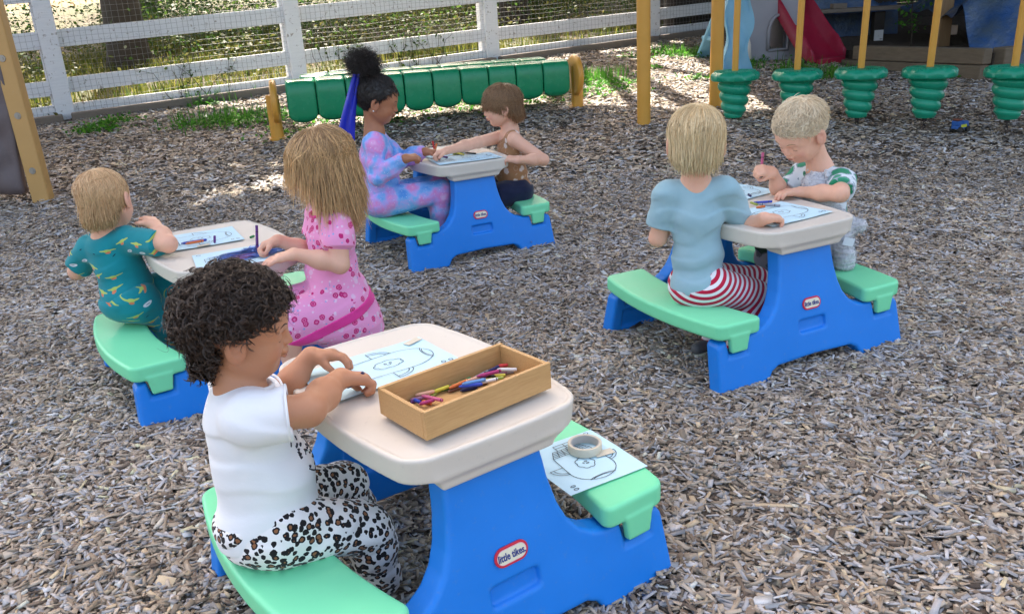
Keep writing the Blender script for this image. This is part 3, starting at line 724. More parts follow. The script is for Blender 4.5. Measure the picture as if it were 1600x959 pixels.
for nm, a, b, h, lab in items:
    A_, B_ = tt(*a, bxz+h), tt(*b, bxz+h); mid = (A_+B_)/2; L = min((A_-B_).length, .08)
    # keep inside the walls
    rel = mid-box.location; rx_, ry_ = rel.dot(ex), rel.dot(ey); lim = bw/2-th_-.012; hx = abs((A_-B_).dot(ex))/2+th_+.006; lx = bl/2-hx
    rx_ = max(-lx, min(lx, rx_)); ry_ = max(-lim, min(lim, ry_)); mid = box.location+ex*rx_+ey*ry_+V((0, 0, 1))*(mid.z-box.location.z)
    d = A_-B_; dy = abs(d.dot(ey))/2+abs(ry_)+th_+.005
    if dy > bw/2: d = ex*d.dot(ex)+ey*d.dot(ey)*max(0., (bw/2-abs(ry_)-th_-.005))/(abs(d.dot(ey))/2)
    crayon(lab, nm, CC[nm], mid, d, L, 'crayons in the bamboo box')
# ---- sheets of paper with a line drawing of a rocket
MAT['paper'] = NT('drawing_paper').set((.55, .77, .87), .75)
MAT['ink'] = NT('printed_ink').set((.02, .02, .03), .7)
t = NT('blue_crayon_wax'); n1 = t.noise(t.coord('Object', (1, 6, 1)), 90, 4, .7); t.set(t.mix(n1.outputs[0], (.02, .10, .70), (.12, .32, .90)), .6); MAT['wax_blue'] = t.m
MAT['wax_pink'] = NT('purple_crayon_wax').set((.28, .08, .35), .6)
def line_mesh(polys, w_, z):
    m = MB()
    for p in polys:
        p = [V((a, b, z)) for a, b in p]
        for i in range(len(p)-1):
            d = (p[i+1]-p[i])
            if d.length < 1e-6: continue
            d.normalize(); s = V((-d.y, d.x, 0))*w_/2; e = d*w_*.4
            m.add([p[i]-s-e, p[i]+s-e, p[i+1]+s+e, p[i+1]-s+e], [(0, 3, 2, 1)])
    return m
def arc(cx, cy, rx, ry, a0, a1, n=14): return [(cx+rx*math.cos(R(a0+(a1-a0)*k/n)), cy+ry*math.sin(R(a0+(a1-a0)*k/n))) for k in range(n+1)]
def rocket():
    """unit sheet: x -0.5..0.5 (long side), y -0.35..0.35; nose at +x"""
    L = []
    L.append([(-.18, .17), (.18, .19)]+arc(.18, 0, .24, .19, 90, -90, 16)+[(-.18, -.17), (-.18, .17)])
    L.append([(-.18, .17), (-.30, .12), (-.30, -.12), (-.18, -.17)])
    for k in (1, 2, 3): L.append([(-.18-.03*k, .17-.0125*k), (-.18-.03*k, -.17+.0125*k)])
    for k in (-2, -1, 0, 1, 2): L.append([(-.18, k*.056), (-.30, k*.04)])
    L.append([(-.30, .07), (-.40, .07), (-.40, -.07), (-.30, -.07)]); L.append([(-.30, .02), (-.40, .02)]); L.append([(-.35, .07), (-.35, -.07)])
    for s in (1, -1):
        L.append([(.02, s*.185)]+[(x, s*y) for x, y in arc(.02, .185, .15, .11, 90, 0, 8)][::-1][::-1]); L.append([(.02, s*.185), (.02, s*.295)]); L.append([(x, s*y) for x, y in arc(.02, .185, .12, .08, 90, 0, 8)])
    cl = []
    for k in range(61):
        a = 2*math.pi*k/60; r_ = 1+.16*abs(math.sin(a*3.5)); cl.append((.07+.10*r_*math.cos(a)*1.0, .065*r_*math.sin(a)))
    L.append(cl); L.append(arc(.05, .012, .008, .012, 0, 360, 8)); L.append(arc(.09, .012, .008, .012, 0, 360, 8)); L.append(arc(.07, -.008, .015, .012, 200, 340, 6))
    L.append(arc(.40, 0, .045, .12, 110, 250, 10)); L.append(arc(.395, 0, .03, .09, 110, 250, 10))
    L.append(arc(-.44, .27, .02, .02, 0, 360, 10)); L.append(arc(.44, -.27, .015, .02, 0, 360, 8)); L.append(arc(.38, -.27, .015, .02, 0, 360, 8))
    return L
RK = rocket()
def sheet(name_label, p0, px_, py_, z, flip=False, tape=(), sag=0., rot180=False):
    """p0 centre, px_ long half-axis vector, py_ short half-axis vector (world)"""
    px_, py_ = V(px_), V(py_); a = math.atan2(px_.y, px_.x); hl, hw = px_.length, py_.length
    o = empty('colouring_page', (p0[0], p0[1], z), a, name_label, 'paper', 'colouring pages'); m = MB()
    nx, ny = 16, 10; vs_ = []; fs = []
    for i in range(nx+1):
        for j in range(ny+1):
            x = (i/nx-.5)*2*hl; y = (j/ny-.5)*2*hw; vs_.append((x, y, .0008*math.sin(x*30+y*20)+.0008))
    for i in range(nx):
        for j in range(ny): k = i*(ny+1)+j; fs.append((k, k+ny+1, k+ny+2, k+1))
    m.add(vs_, fs); s = m.build('sheet', MAT['paper'], o, True)
    sx = 2*hl*(-1 if rot180 else 1); sy = 2*hw/.7*(-1 if (flip != rot180) else 1)
    line_mesh([[(x*sx, y*sy) for x, y in p] for p in RK], .0016, .0026).build('line_drawing', MAT['ink'], o)
    for (x, y, r_) in tape:
        mm = MB(); mm.box((x*hl, y*hw, .0034), (.045, .02, .0004), Matrix.Rotation(r_, 3, 'Z')); mm.build('tape_strip', MAT['tape'], o)
    return o, hl, hw
MAT['tape'] = NT('masking_tape').set((.62, .56, .44), .6)
def quad_sheet(lab, c4, z, **kw):
    """four pixel corners in order -> rectangle fitted on plane z"""
    P_ = [tt(u, v, z) for u, v in c4]; ce = sum(P_, V((0, 0, 0)))/4; ax = ((P_[1]-P_[0])+(P_[2]-P_[3]))/4; ay = ((P_[3]-P_[0])+(P_[2]-P_[1]))/4
    ay = (ay-ax*ay.dot(ax)/ax.dot(ax)); print(lab[:30], 'half', ax.length, ay.length)
    if ax.length < ay.length: ax, ay = ay, -ax
    return sheet(lab, ce, ax, ay, z, **kw)
zt_ = HT+.0012
# ================================================================ PLAYGROUND
def gz(p): return float(hz(p[0], p[1]))
# ---- green roller beam
La, Lb = V(at(441, 218)), V(at(897, 169))
rb = empty('roller_beam', La, math.atan2(Lb.y-La.y, Lb.x-La.x), 'long green segmented plastic roller beam on two yellow legs in front of the fence', 'play beam')
rlen = (Lb-La).xy.length; rsl = (Lb.z-La.z)/rlen
segw = (rlen-.16)/10
def seg_fn(P):
    x, y, z = P[:, 0], P[:, 1], P[:, 2]; hw = segw/2-.003
    zb_ = -.125-.098*np.sqrt(np.maximum(1-(x/(hw*1.06))**2, 0))
    prof = np.sqrt((np.abs(y)/.165)**2.2+(np.abs(z+.03)/.225)**3)     # U section front to back
    a = np.stack([np.abs(x)-hw, z-.165, (zb_-z)*.9, (prof-1)*.13, np.abs(y)-.165], 1)
    r_ = .022; return (np.sqrt((np.maximum(a+r_, 0)**2).sum(1))+np.minimum((a+r_).max(1), 0)-r_)*.8
v, f = sdf_mesh([('u', Fn(seg_fn, (-.15, -.17, -.23), (.15, .17, .17)), 0)], .008, slack=2); ME_SEG = np_mesh('segment', relax(v, f, 2, .4), f, True); ME_SEG.materials.append(MAT['roller'])
for i in range(10):
    s = .085+segw*(i+.5); zs = .94-.11*i/9; o = link('segment', ME_SEG, None, rb); o.scale = (1, 1, zs); o.location = (s, .0, .13+.222*zs+rsl*s); o.rotation_euler = (R([0, 2, -1, 1, 0, -2, 1, 0, 2, 0][i]), 0, 0)
    if 0 < i < 10:
        o = link('segment', ME_SEG, None, rb); s = .085+segw*i; o.scale = (1, 1, zs); o.location = (s, .285, .15+.222*zs+rsl*s)
for s, e in ((0, 0), (rlen, 1)):
    m = MB(); n = 28; pr_ = [V((s+(.0-.045 if e == 0 else -.01), math.cos(2*math.pi*k/n)*.20, .325-.03*e+rsl*s+math.sin(2*math.pi*k/n)*.185)) for k in range(n)]
    m.prism(pr_, (.055, 0, 0)); m.build('end_plate', MAT['yellow'], rb, bevel=.022, seg=3, angle=R(50))
    x = s-.035 if e == 0 else s+.035
    m = MB(); m.tube([(x, .0, rsl*s-.1), (x, 0, rsl*s+.38)], .055, 20); m.tube([(x, 0, rsl*s+.0), (x, 0, rsl*s+.02)], .075, 20); m.build('leg', MAT['yellow'], rb, angle=R(50))
# ---- overhead frame and hanging screw shaped pods
pA, pB = V(at(1006, 195)), V(at(1118, 168))
fr = empty('overhead_frame', pA, 0, 'tall yellow tubular frame that the green screw shaped pods hang from', 'play frame')
def loc2(o, p): return V(p)-V(o.location)
pods_uv = [(1146, 190, 1143, .405), (1241, 193.5, 1234, .42), (1338, 197, 1338, .44), (1443, 201, 1446, .455), (1571, 209, 1579, .48)]
pp = [V(at(u, v)) for u, v, _, _ in pods_uv]
TOP = 2.55
for p in (pA, pB, V((4.95, 5.35, float(hz(0, 5.35)))), V((5.5, 6.2, float(hz(0, 6.2))))):
    m = MB(); m.tube([loc2(fr, (p.x, p.y, p.z-.1)), loc2(fr, (p.x, p.y, TOP+.3))], .057, 20); m.build('post', MAT['yellow'], fr, angle=R(50))
m = MB(); b0 = V((pp[0].x-.75, pp[0].y+.33, TOP)); b1 = V((pp[4].x+1.2, pp[4].y-.62, TOP)); 
m.tube([loc2(fr, b0), loc2(fr, b1)], .04, 14); m.build('top_bar', MAT['yellow'], fr, angle=R(50))
for a, b in ((pA, pB), (V((4.95, 5.35, 0)), V((5.5, 6.2, 0)))):
    m = MB(); m.tube([loc2(fr, (a.x, a.y, TOP)), loc2(fr, (b.x, b.y, TOP))], .04, 14); m.build('cross_bar', MAT['yellow'], fr, angle=R(50))
def pod_mesh():
    n, mm = 56, 90; v = []; H_ = .33
    for j in range(mm+1):
        t_ = j/mm; z = -.04-H_*t_; base = .128-.062*t_
        for i in range(n):
            th = 2*math.pi*i/n; ph = (t_*4.1-th/(2*math.pi)) % 1.0; fade = min(1, t_*6, (1-t_)*6)
            bmp = (math.sin(math.pi*ph))**.7*.024*fade; v.append(((base+bmp)*math.cos(th), (base+bmp)*math.sin(th), z))
    k = len(v); v.append((0, 0, -.04-H_)); f = [(j*n+i, (j+1)*n+i, (j+1)*n+(i+1) % n, j*n+(i+1) % n) for j in range(mm) for i in range(n)]+[(mm*n+i, k, mm*n+(i+1) % n) for i in range(n)]
    return v, f
def disc_mesh():
    n = 96; prof = [(.0, .003), (.10, .003), (.165, .004), (.183, .0), (.193, -.008), (.2, -.03), (.196, -.058), (.185, -.068), (.16, -.064), (.1, -.055), (0, -.055)]
    v = []; f = []
    for j, (r_, z) in enumerate(prof):
        for i in range(n):
            th = 2*math.pi*i/n; w_ = .5+.5*math.cos(th*9); rr = r_; zz = z
            if j in (3, 4, 5): rr += -.006*w_; zz += (-.012*w_ if j < 5 else 0)
            if j in (1, 2): zz += .003*(1 if (i//2) % 2 else 0)
            v.append((rr*math.cos(th), rr*math.sin(th), zz))
    for j in range(len(prof)-1): f += [(j*n+i, (j+1)*n+i, (j+1)*n+(i+1) % n, j*n+(i+1) % n) for i in range(n)]
    return v, f
def ribs():
    m = MB()
    for k in range(-11, 12):
        y = k*.015; hl = math.sqrt(max(.168**2-y*y, 0)); m.box((0, y, .006), (2*hl, .006, .006))
    return m
ME_POD = None; podlab = ['leftmost green screw shaped pod, hanging in front of the thick yellow post', 'second green pod from the left, half hidden behind the blond boy', 'middle of the five green screw shaped pods, just right of the blond boy', 'second green pod from the right, left of the toy truck', 'rightmost and largest green screw shaped pod, cut off by the picture edge']
for i, ((u, v, ut, zt), p) in enumerate(zip(pods_uv, pp)):
    o = empty('hanging_pod', p, i*.7, podlab[i], 'climbing pod', 'hanging green pods'); 
    if ME_POD is None:
        m = MB(); m.add(*pod_mesh()); a = m.build('screw', MAT['pod'], o, True); ME_POD = a.data
        m = MB(); m.add(*disc_mesh()); b = m.build('step_disc', MAT['pod'], o, angle=R(50)); ME_DISC = b.data
        c_ = ribs().build('tread_ribs', MAT['pod'], b); ME_RIB = c_.data
    else:
        a = link('screw', ME_POD, None, o); b = link('step_disc', ME_DISC, None, o); c_ = link('tread_ribs', ME_RIB, None, b)
    a.location = b.location = (0, 0, zt)
    # pole to the bar overhead; the foot of the pole leans as in the photo
    m = MB(); tpx = 0
    dy = b0.y+(b1.y-b0.y)*((p.x-b0.x)/(b1.x-b0.x))
    top = Matrix.Rotation(-i*.7, 3, 'Z')@V((0, dy-p.y, TOP-p.z)); m.tube([(0, 0, zt), top], .026, 14); m.build('pole', MAT['yellow'], o, angle=R(50))
    m = MB(); z = zt-.37
    m.tube([(0, 0, z+.01), (0, 0, z-.03)], .018, 8)
    zz = z-.03; k = 0
    while zz > .0:
        a_ = V((.011, 0, 0)) if k % 2 else V((0, .011, 0)); lp = [V((0, 0, zz-.014))+a_*math.cos(t_)+V((0, 0, .018))*math.sin(t_) for t_ in np.linspace(0, 2*math.pi, 9)]; m.tube(lp, .0035, 5, False); zz -= .028; k += 1
    m.build('chain', MAT['dark_metal'], o)
# ---- climbing wall at the left edge
b = V(at(69, 313)); cw = empty('climbing_wall', b, 0, 'tan bolted post and brown rock textured climbing panel at the left edge', 'climbing wall')
t = NT('tan_bolted_plastic'); t.m.name = 'tan_plastic'; MAT['tan'] = plastic('tan_coated_metal', (.50, .29, .10), .45, .1, .15)
m = MB(); m.bar((0, 0, -.1), (-.05, .0, 2.3), .125, .09, (0, -1, 0)); m.build('post', MAT['tan'], cw, bevel=.012)
for z in (.22, .60, .98, 1.36, 1.74):
    mm = MB(); mm.lathe([(0, .008), (.010, .008), (.010, .004), (.022, .004), (.024, 0)], 14); o = mm.build('bolt', MAT['metal'], cw, angle=R(40)); o.rotation_euler = (R(90), 0, 0); o.location = (-.002-.05*z/2.3, -.0455, z)
def rock_panel():
    nx, nz = 40, 60; v = []; rn = np.random.default_rng(2); ph = rn.uniform(0, 6, 12)
    for side in (0, 1):
        for i in range(nx+1):
            for k in range(nz+1):
                z = .08+2.1*k/nz; edge = -.06-.05*math.sin(z*3.3+1.2)-.10*max(0, (z-.55))*.9; x = edge-(i/nx)*1.3; d = .035*math.sin(x*9+ph[0])*math.sin(z*7+ph[1])+.018*math.sin(x*23+z*11+ph[2])+.010*math.sin(z*31-x*17)
                v.append((x, (-.035-d*(1 if i > 1 else .3)) if side == 0 else .03, z+(.02*math.sin(x*8) if k == 0 else 0)))
    N_ = (nx+1)*(nz+1); f = []
    for i in range(nx):
        for k in range(nz):
            a = i*(nz+1)+k; f.append((a, a+1, a+nz+2, a+nz+1)); f.append((N_+a, N_+a+nz+1, N_+a+nz+2, N_+a+1))
    rim = [i*(nz+1) for i in range(nx+1)]+[nx*(nz+1)+k for k in range(1, nz+1)]+[i*(nz+1)+nz for i in range(nx-1, -1, -1)]+[k for k in range(nz-1, 0, -1)]
    for a, b in zip(rim, rim[1:]+rim[:1]): f.append((a, b, N_+b, N_+a))
    return v, f
m = MB(); m.add(*rock_panel()); m.build('rock_panel', MAT['rock'], cw, True)
# ---- playhouse with burgundy slide
def P2(u, v, Y): return V(yy(u, v, Y))
g0 = V(at(1205, 97)); ph = empty('playhouse', g0, 0, 'grey plastic playhouse tower with arched opening and burgundy slide', 'playhouse')
W_ = (V(yy(1240, 100, g0.y))-V(yy(1167, 100, g0.y))).x
def L2(p): return V(p)-g0
# front wall with an arched opening: strips round the arch, real thickness
xl = yy(1168, 100, g0.y)[0]-g0.x; xr = yy(1243, 100, g0.y)[0]-g0.x; ao0, ao1 = yy(1199, 90, g0.y)[0]-g0.x, yy(1229, 90, g0.y)[0]-g0.x
def arch_wall(x0, x1, z1, a0, a1, za0, za1, th, n=10):
    m = MB(); arch_pts = [(a0, za0)]+[(a0+(a1-a0)*.5*(k/n)**1.3 if k <= n else 0, za1-(za1-za0)*.45*(1-k/n)**1.7) for k in range(n+1)]
    left = [(a0, za0)]+[(a0+(a1-a0)*.5*(1-math.cos(math.pi/2*k/n)), za0+(za1-za0)*(.5+.5*math.sin(math.pi/2*k/n))) for k in range(n+1)]
    right = [(a0+a1-x, z) for x, z in left][::-1]; arc_ = left+right[1:]
    front = []; 
    def q4(pts): m.prism([V((x, 0, z)) for x, z in pts], (0, th, 0))
    q4([(x0, 0), (a0, 0), (a0, z1), (x0, z1)]); q4([(a1, 0), (x1, 0), (x1, z1), (a1, z1)]); q4([(a0, 0), (a1, 0), (a1, za0), (a0, za0)])
    for p, q_ in zip(arc_[1:-1], arc_[2:-1]+[arc_[-1]]):
        if q_[0]-p[0] > 1e-5: q4([p, q_, (q_[0], z1), (p[0], z1)])
    return m, arc_
m, arc_ = arch_wall(xl, xr, 1.5, ao0, ao1, .13, .50, .06); m.build('front_wall', MAT['grey_plastic'], ph)
m = MB(); m.tube([V((x, -.012, z)) for x, z in arc_]+[V((ao0, -.012, .13))], .02, 8); m.build('arch_trim', MAT['grey_plastic'], ph, True)
m = MB(); m.box((xl+.03, .5, .75), (.06, .88, 1.5)); m.build('side_wall', MAT['grey_plastic'], ph, bevel=.01)
m = MB(); m.box((xr-.03, .62, .75), (.06, .64, 1.5)); m.build('side_wall', MAT['grey_plastic'], ph, bevel=.01)
m = MB(); m.box(((xl+xr)/2, .45, .70), (xr-xl-.12, .76, .05)); m.build('platform', MAT['grey_plastic'], ph)
m = MB(); m.box((xl+.13, -.012, .78), (.13, .02, .10)); m.box((xl+.13, -.012, .92), (.13, .02, .10)); m.build('moulded_window', NT('dark_grey_plastic').set((.10, .10, .12), .5), ph, bevel=.008)
m = MB(); m.tube([V((xl-.02, -.05, 0)), V((xl-.03, -.05, .2)), V((xl-.02, -.04, .30))], [.05, .045, .015], 10); m.build('foot', MAT['beige'], ph, True)
# slide: swept trough from the platform to the ground
s1 = L2(at(1294, 100)); s1.z += .03; s0 = L2(yy(1222, 9, s1.y+g0.y+.62))
def slide():
    n = 26; nodes = []; dirh = (s1-s0); dirh.z = 0; Lh = dirh.length; dirh.normalize(); side = V((dirh.y, -dirh.x, 0)); zt = s0.z; zb_ = s1.z+.03
    sec = [(-1.0, .17), (-.93, .19), (-.86, .17), (-.78, .03), (-.66, 0), (.66, 0), (.78, .03), (.86, .17), (.93, .19), (1.0, .17), (.98, -.03), (-.98, -.03)]
    v = []
    for k in range(n+1):
        t_ = k/n; s = t_*Lh; e = t_*t_*(3-2*t_); z = zt+(zb_-zt)*(.12*t_+.88*e) if t_ < 1 else zb_; hw = .25+.03*math.sin(t_*2.2); up = V((0, 0, 1))
        hgt = 1.0 if t_ < .86 else 1-.55*((t_-.86)/.14)
        for a, b in sec: v.append(s0+dirh*s+side*a*hw+V((0, 0, z-s0.z+(b*hgt if b > 0 else b))))
    m_ = len(sec); f = [(k*m_+i, k*m_+(i+1) % m_, (k+1)*m_+(i+1) % m_, (k+1)*m_+i) for k in range(n) for i in range(m_)]+[tuple(range(m_)), tuple(n*m_+i for i in range(m_))[::-1]]
    return v, f, dirh, side
v, f, dh, sdv = slide(); m = MB(); m.add(v, f); sl = m.build('slide', MAT['red_plastic'], ph, angle=R(60))
m = MB(); e = s1+dh*.03; m.box(e+V((0, 0, -.04)), (.07, .40, .16), Matrix.Rotation(math.atan2(dh.y, dh.x), 3, 'Z')); m.build('slide_foot', MAT['red_plastic'], ph, bevel=.012)
# light blue climbing panel in front of the tower, its raking leg
g1 = V(at(1150, 113)); cp = empty('climbing_panel', g1, 0, 'light blue wavy plastic climbing panel beside the grey playhouse', 'climbing panel')
def wavy(w_, h, lean, seedp=0.):
    n = 36; k_ = 10; v = []; 
    for s in (0, 1):
        for i in range(n+1):
            z = h*i/n; l = -w_/2-.025*math.sin(z*13+seedp); r_ = w_/2+.03*math.sin(z*11+2+seedp)
            for j in range(k_+1):
                x = l+(r_-l)*j/k_; d = .03*math.sin(z*14+x*12)*math.sin(x*26+1)+(-.03 if j in (0, k_) else 0); v.append((x, (d-.05 if s == 0 else .03)+lean*z, z))
    N_ = (n+1)*(k_+1); f = []
    for i in range(n):
        for j in range(k_):
            a = i*(k_+1)+j; f.append((a, a+1, a+k_+2, a+k_+1)); f.append((N_+a, N_+a+k_+1, N_+a+k_+2, N_+a+1))
        for a, c_ in ((i*(k_+1), 1), (i*(k_+1)+k_, 0)): f.append((a, a+k_+1, N_+a+k_+1, N_+a))
    f.append(tuple(range(k_+1))+tuple(N_+j for j in range(k_, -1, -1))); return v, f
m = MB(); m.add(*wavy(.26, 1.5, .03)); m.build('panel', MAT['sky_plastic'], cp, angle=R(50))
m = MB(); lg = V(at(1099, 90))-g1; m.bar(lg, V((-.06, .45, .62)), .17, .06, (0, -1, .3)); m.build('raking_leg', MAT['sky_plastic'], cp, bevel=.015)
m = MB(); m.box(lg*.5+V((-.03, .25, .28)), (.12, .5, .05)); m.build('step', MAT['sky_plastic'], cp, bevel=.015)
m = MB()
for z in (.74, .45): m.tube([(.14, -.07, z), (.19, -.07, z)], .018, 10); 
# ---- dark pavilion with wooden posts, roof and board back wall
MAT['wood_post'] = wood('rough_post_wood', (.20, .11, .05), (.42, .27, .14), (1, 1, .12), .75, 30)
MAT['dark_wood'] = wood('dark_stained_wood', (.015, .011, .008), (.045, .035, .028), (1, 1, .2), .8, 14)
g2 = V(at(1465, 90)); pv = empty('pavilion', g2, 0, 'dark open sided wooden pavilion with one bright timber post', 'pavilion')
def bx(c_, s_, rot=None): m = MB(); m.box(c_, s_, rot); return m
bx((.02, 0, 1.2), (.13, .13, 2.5)).build('post', MAT['wood_post'], pv, bevel=.006)
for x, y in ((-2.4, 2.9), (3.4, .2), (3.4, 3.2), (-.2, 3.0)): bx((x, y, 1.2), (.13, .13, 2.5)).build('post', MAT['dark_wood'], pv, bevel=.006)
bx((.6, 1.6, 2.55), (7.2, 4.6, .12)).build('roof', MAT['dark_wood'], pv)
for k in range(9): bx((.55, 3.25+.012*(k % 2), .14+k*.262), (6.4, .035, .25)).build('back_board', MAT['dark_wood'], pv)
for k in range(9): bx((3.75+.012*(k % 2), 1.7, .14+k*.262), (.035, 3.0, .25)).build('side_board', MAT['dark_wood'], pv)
# retaining timbers
rt = V(at(1528, 128)); ra = V(at(1325, 101)); ret = empty('retaining_timbers', rt, 0, 'two stacked weathered timbers edging the pavilion floor, right of the slide', 'timber edging')
d = (rt-ra).normalized(); d.z = 0; MAT['timber2'] = wood('mossy_timber', (.09, .065, .04), (.24, .18, .12), (1, 1, 5), .85, 10)
nrm = V((-d.y, d.x, 0))
for z, l0, l1, off in ((.075, -1.55, 0, 0.08), (.225, -1.45, .02, .08), (.075, -3.3, -1.56, .10)):
    m = MB(); m.bar(d*l0+nrm*off+V((0, 0, z+(-l0)*.012)), d*l1+nrm*off+V((0, 0, z+(-l1)*.012)), .14, .145); m.build('timber', MAT['timber2'], ret, bevel=.012)
m = MB(); m.bar(d*.0+nrm*.16+V((0.07, 0, .15)), d*.0+nrm*2.4+V((0.07, 0, .15)), .13, .29); m.build('timber', MAT['timber2'], ret, bevel=.012)
# raised mulch floor behind the timbers
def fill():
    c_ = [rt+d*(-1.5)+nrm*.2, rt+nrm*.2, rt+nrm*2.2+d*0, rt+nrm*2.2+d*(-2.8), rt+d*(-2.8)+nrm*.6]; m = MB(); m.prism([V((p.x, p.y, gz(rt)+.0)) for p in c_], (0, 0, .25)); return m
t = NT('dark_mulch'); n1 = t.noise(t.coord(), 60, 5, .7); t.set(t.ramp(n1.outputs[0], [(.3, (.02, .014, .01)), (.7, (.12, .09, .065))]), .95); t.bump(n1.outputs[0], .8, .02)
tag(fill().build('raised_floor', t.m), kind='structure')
# plank table inside
def PZ(u, v, z0, Y): p = V(yy(u, v, Y)); return p
Yt = 10.9; a, b_ = PZ(1262, 15, 0, Yt), PZ(1400, 17, 0, Yt); pt = empty('plank_table', (a.x, Yt, gz((a.x, Yt))), 0, 'weathered grey plank table in the pavilion behind the slide', 'table'); o_ = V(pt.location)
zt_p = (a.z+b_.z)/2-o_.z
bx(((b_.x-a.x)/2, .2, zt_p), (b_.x-a.x+.5, .45, .045)).build('plank', MAT['timber'], pt, bevel=.005)
lx = PZ(1375, 60, 0, Yt).x-o_.x
bx((lx, .1, (zt_p-.03)/2), (.13, .10, zt_p-.05)).build('leg', MAT['dark_wood'], pt, bevel=.005); bx((lx, .046, .07), (.11, .008, .13)).build('painted_foot', MAT['fence'], pt); bx((.1, .1, (zt_p-.03)/2), (.13, .10, zt_p-.05)).build('leg', MAT['dark_wood'], pt, bevel=.005)
a = PZ(1318, 6, 0, Yt); blk = bx((0, 0, .03), (.17, .12, .06)).build('wood_offcut', MAT['timber'], bevel=.004); blk.location = (a.x, Yt+.15, o_.z+zt_p+.023); tag(blk, 'pale wood offcut lying on the plank table behind the slide', 'offcut')
# pale block and tarps
a = V(yy(1485, 47, g2.y-.02)); blk = bx((0, 0, 0), (.12, .10, .10)).build('beam_end', NT('pale_cut_wood').set((.62, .50, .42), .7), pv, bevel=.006); blk.location = a-g2+V((0.0, .01, 0))
bx((a-g2)+V((.0, .35, 0)), (.10, .60, .09)).build('beam', MAT['dark_wood'], pv)
t = NT('blue_tarp'); c = t.coord(); n1 = t.noise(c, 4, 6, .65); n2 = t.noise(c, 14, 4, .7); wv = t.n('ShaderNodeTexWave'); wv.inputs['Scale'].default_value = 90; t.l(c, wv.inputs[0])
t.set(t.mix(t.ramp(n1.outputs[0], [(.35, (0, 0, 0)), (.65, (1, 1, 1))]), (.02, .07, .20), (.07, .10, .13)), .38); t.bump(t.math('ADD', n2.outputs[0], n1.outputs[0]), .6, .03); MAT['tarp'] = t.m
def tarp(name, o, nx, ny, fn):
    v = [fn(i/nx, j/ny) for i in range(nx+1) for j in range(ny+1)]; f = [(i*(ny+1)+j, (i+1)*(ny+1)+j, (i+1)*(ny+1)+j+1, i*(ny+1)+j+1) for i in range(nx) for j in range(ny)]
    lo = [(x, y+.006, z-.006) for x, y, z in v]; N_ = len(v); f2 = [tuple(N_+k for k in q_[::-1]) for q_ in f]; m = MB(); m.add(v+lo, f+f2); return m.build(name, MAT['tarp'], None, True)
b = V(at(1530, 124)); 
def tf(s, t_):
    x = -.06+.24*min(1, t_*1.8)+3.0*s; y = .02+2.2*t_; env = min(1, t_*4.2)**.6*(1-max(0, .12-s)*2.0); h = (.78+.22*math.sin(s*2.5))*env
    x += .22*(1-t_)*(.5-s)*0; wr = .035*math.sin(s*19+t_*9)+.025*math.sin(s*41-t_*23)+.02*math.sin(t_*31+s*7)+.03*math.sin(s*9-t_*17)
    if t_ < .12: h = h*1.0
    return (x, y+.05*math.sin(s*23)*(1-t_), max(.012, h+wr*min(1, .3+env)))
tp_ = tarp('blue_tarp', b, 90, 60, tf); tp_.location = b; tag(tp_, 'big crumpled blue tarpaulin heaped at the right under the pavilion', 'tarpaulin')
b = V(yy(1318, 60, 11.4)); b.z = gz((b.x, 11.4))
def tf2(s, t_): return (-.5+1.2*s, .0+.5*t_, max(.01, (.55+.04*math.sin(s*13)+.05*math.sin(s*5))*min(1, t_*5)**.5*(1-.25*s)+.02*math.sin(s*31+t_*14)))
tp_ = tarp('blue_tarp', b, 50, 24, tf2); tp_.location = b; tag(tp_, 'low dark blue tarpaulin under the plank table, right behind the slide', 'tarpaulin')
# sapling in front of the pavilion
b = V(at(1424, 92)); b.z += .2; b = V(yy(1422, 86, b.y+.25)); sp_ = empty('sapling', b, 0, 'leafy bright green sapling growing left of the timber post', 'plant'); qq = np.random.default_rng(3)
m = MB(); m.tube([(0, 0, -.1), (.0, 0, .2), (-.03, 0, .45), (-.02, .0, .7)], [.007, .006, .005, .003], 6); 
cen = []
for k in range(13):
    z = .26+k*.045; a = k*2.4; r_ = .11*(1-abs(k-6)/12); e = V((math.cos(a)*r_-.03, math.sin(a)*r_, z+.02)); m.tube([(-.02, 0, z-.02), e], .003, 4)
    for _ in range(10): cen.append(np.array(e)*np.array([1, 1, 1])+qq.normal(0, .035, 3))
for _ in range(60): cen.append(np.array([.14, .05, .72])+qq.normal(0, .07, 3))
m.build('stem', MAT['bark'], sp_); leaf_obj('foliage', cen, .055, MAT['weed'], 2, sp_, flat=.8)
# toy truck
b = V(at(1499, 208)); tr = empty('toy_truck', b+V((0, 0, .012)), R(25), 'small blue and yellow toy truck standing on the wood chips', 'toy truck')
MAT['toy_blue'] = plastic('toy_blue', (.02, .10, .35), .4); MAT['toy_yellow'] = plastic('toy_yellow', (.55, .55, .04), .4); MAT['toy_black'] = NT('toy_black').set((.02, .02, .022), .5); MAT['toy_red'] = plastic('toy_red', (.16, .05, .03), .5)
m = MB(); m.box((0, 0, .035), (.125, .06, .025)); m.box((.035, 0, .062), (.05, .058, .03), None, .85); m.build('body', MAT['toy_blue'], tr, bevel=.004)
m = MB(); m.box((-.028, 0, .065), (.062, .062, .034), None, 1.06); m.build('dump_bed', MAT['toy_blue'], tr, bevel=.004)
m = MB(); m.box((.0, -.0315, .045), (.06, .003, .022)); m.build('side_panel', MAT['toy_yellow'], tr, bevel=.001)
m = MB(); m.box((-.035, 0, .092), (.05, .05, .016)); m.build('load', MAT['toy_red'], tr, bevel=.006)
for x in (-.042, .042):
    for y in (-.034, .034): m = MB(); m.tube([(x, y-.009, .020), (x, y+.009, .020)], .021, 16); m.build('wheel', MAT['toy_black'], tr, angle=R(40))
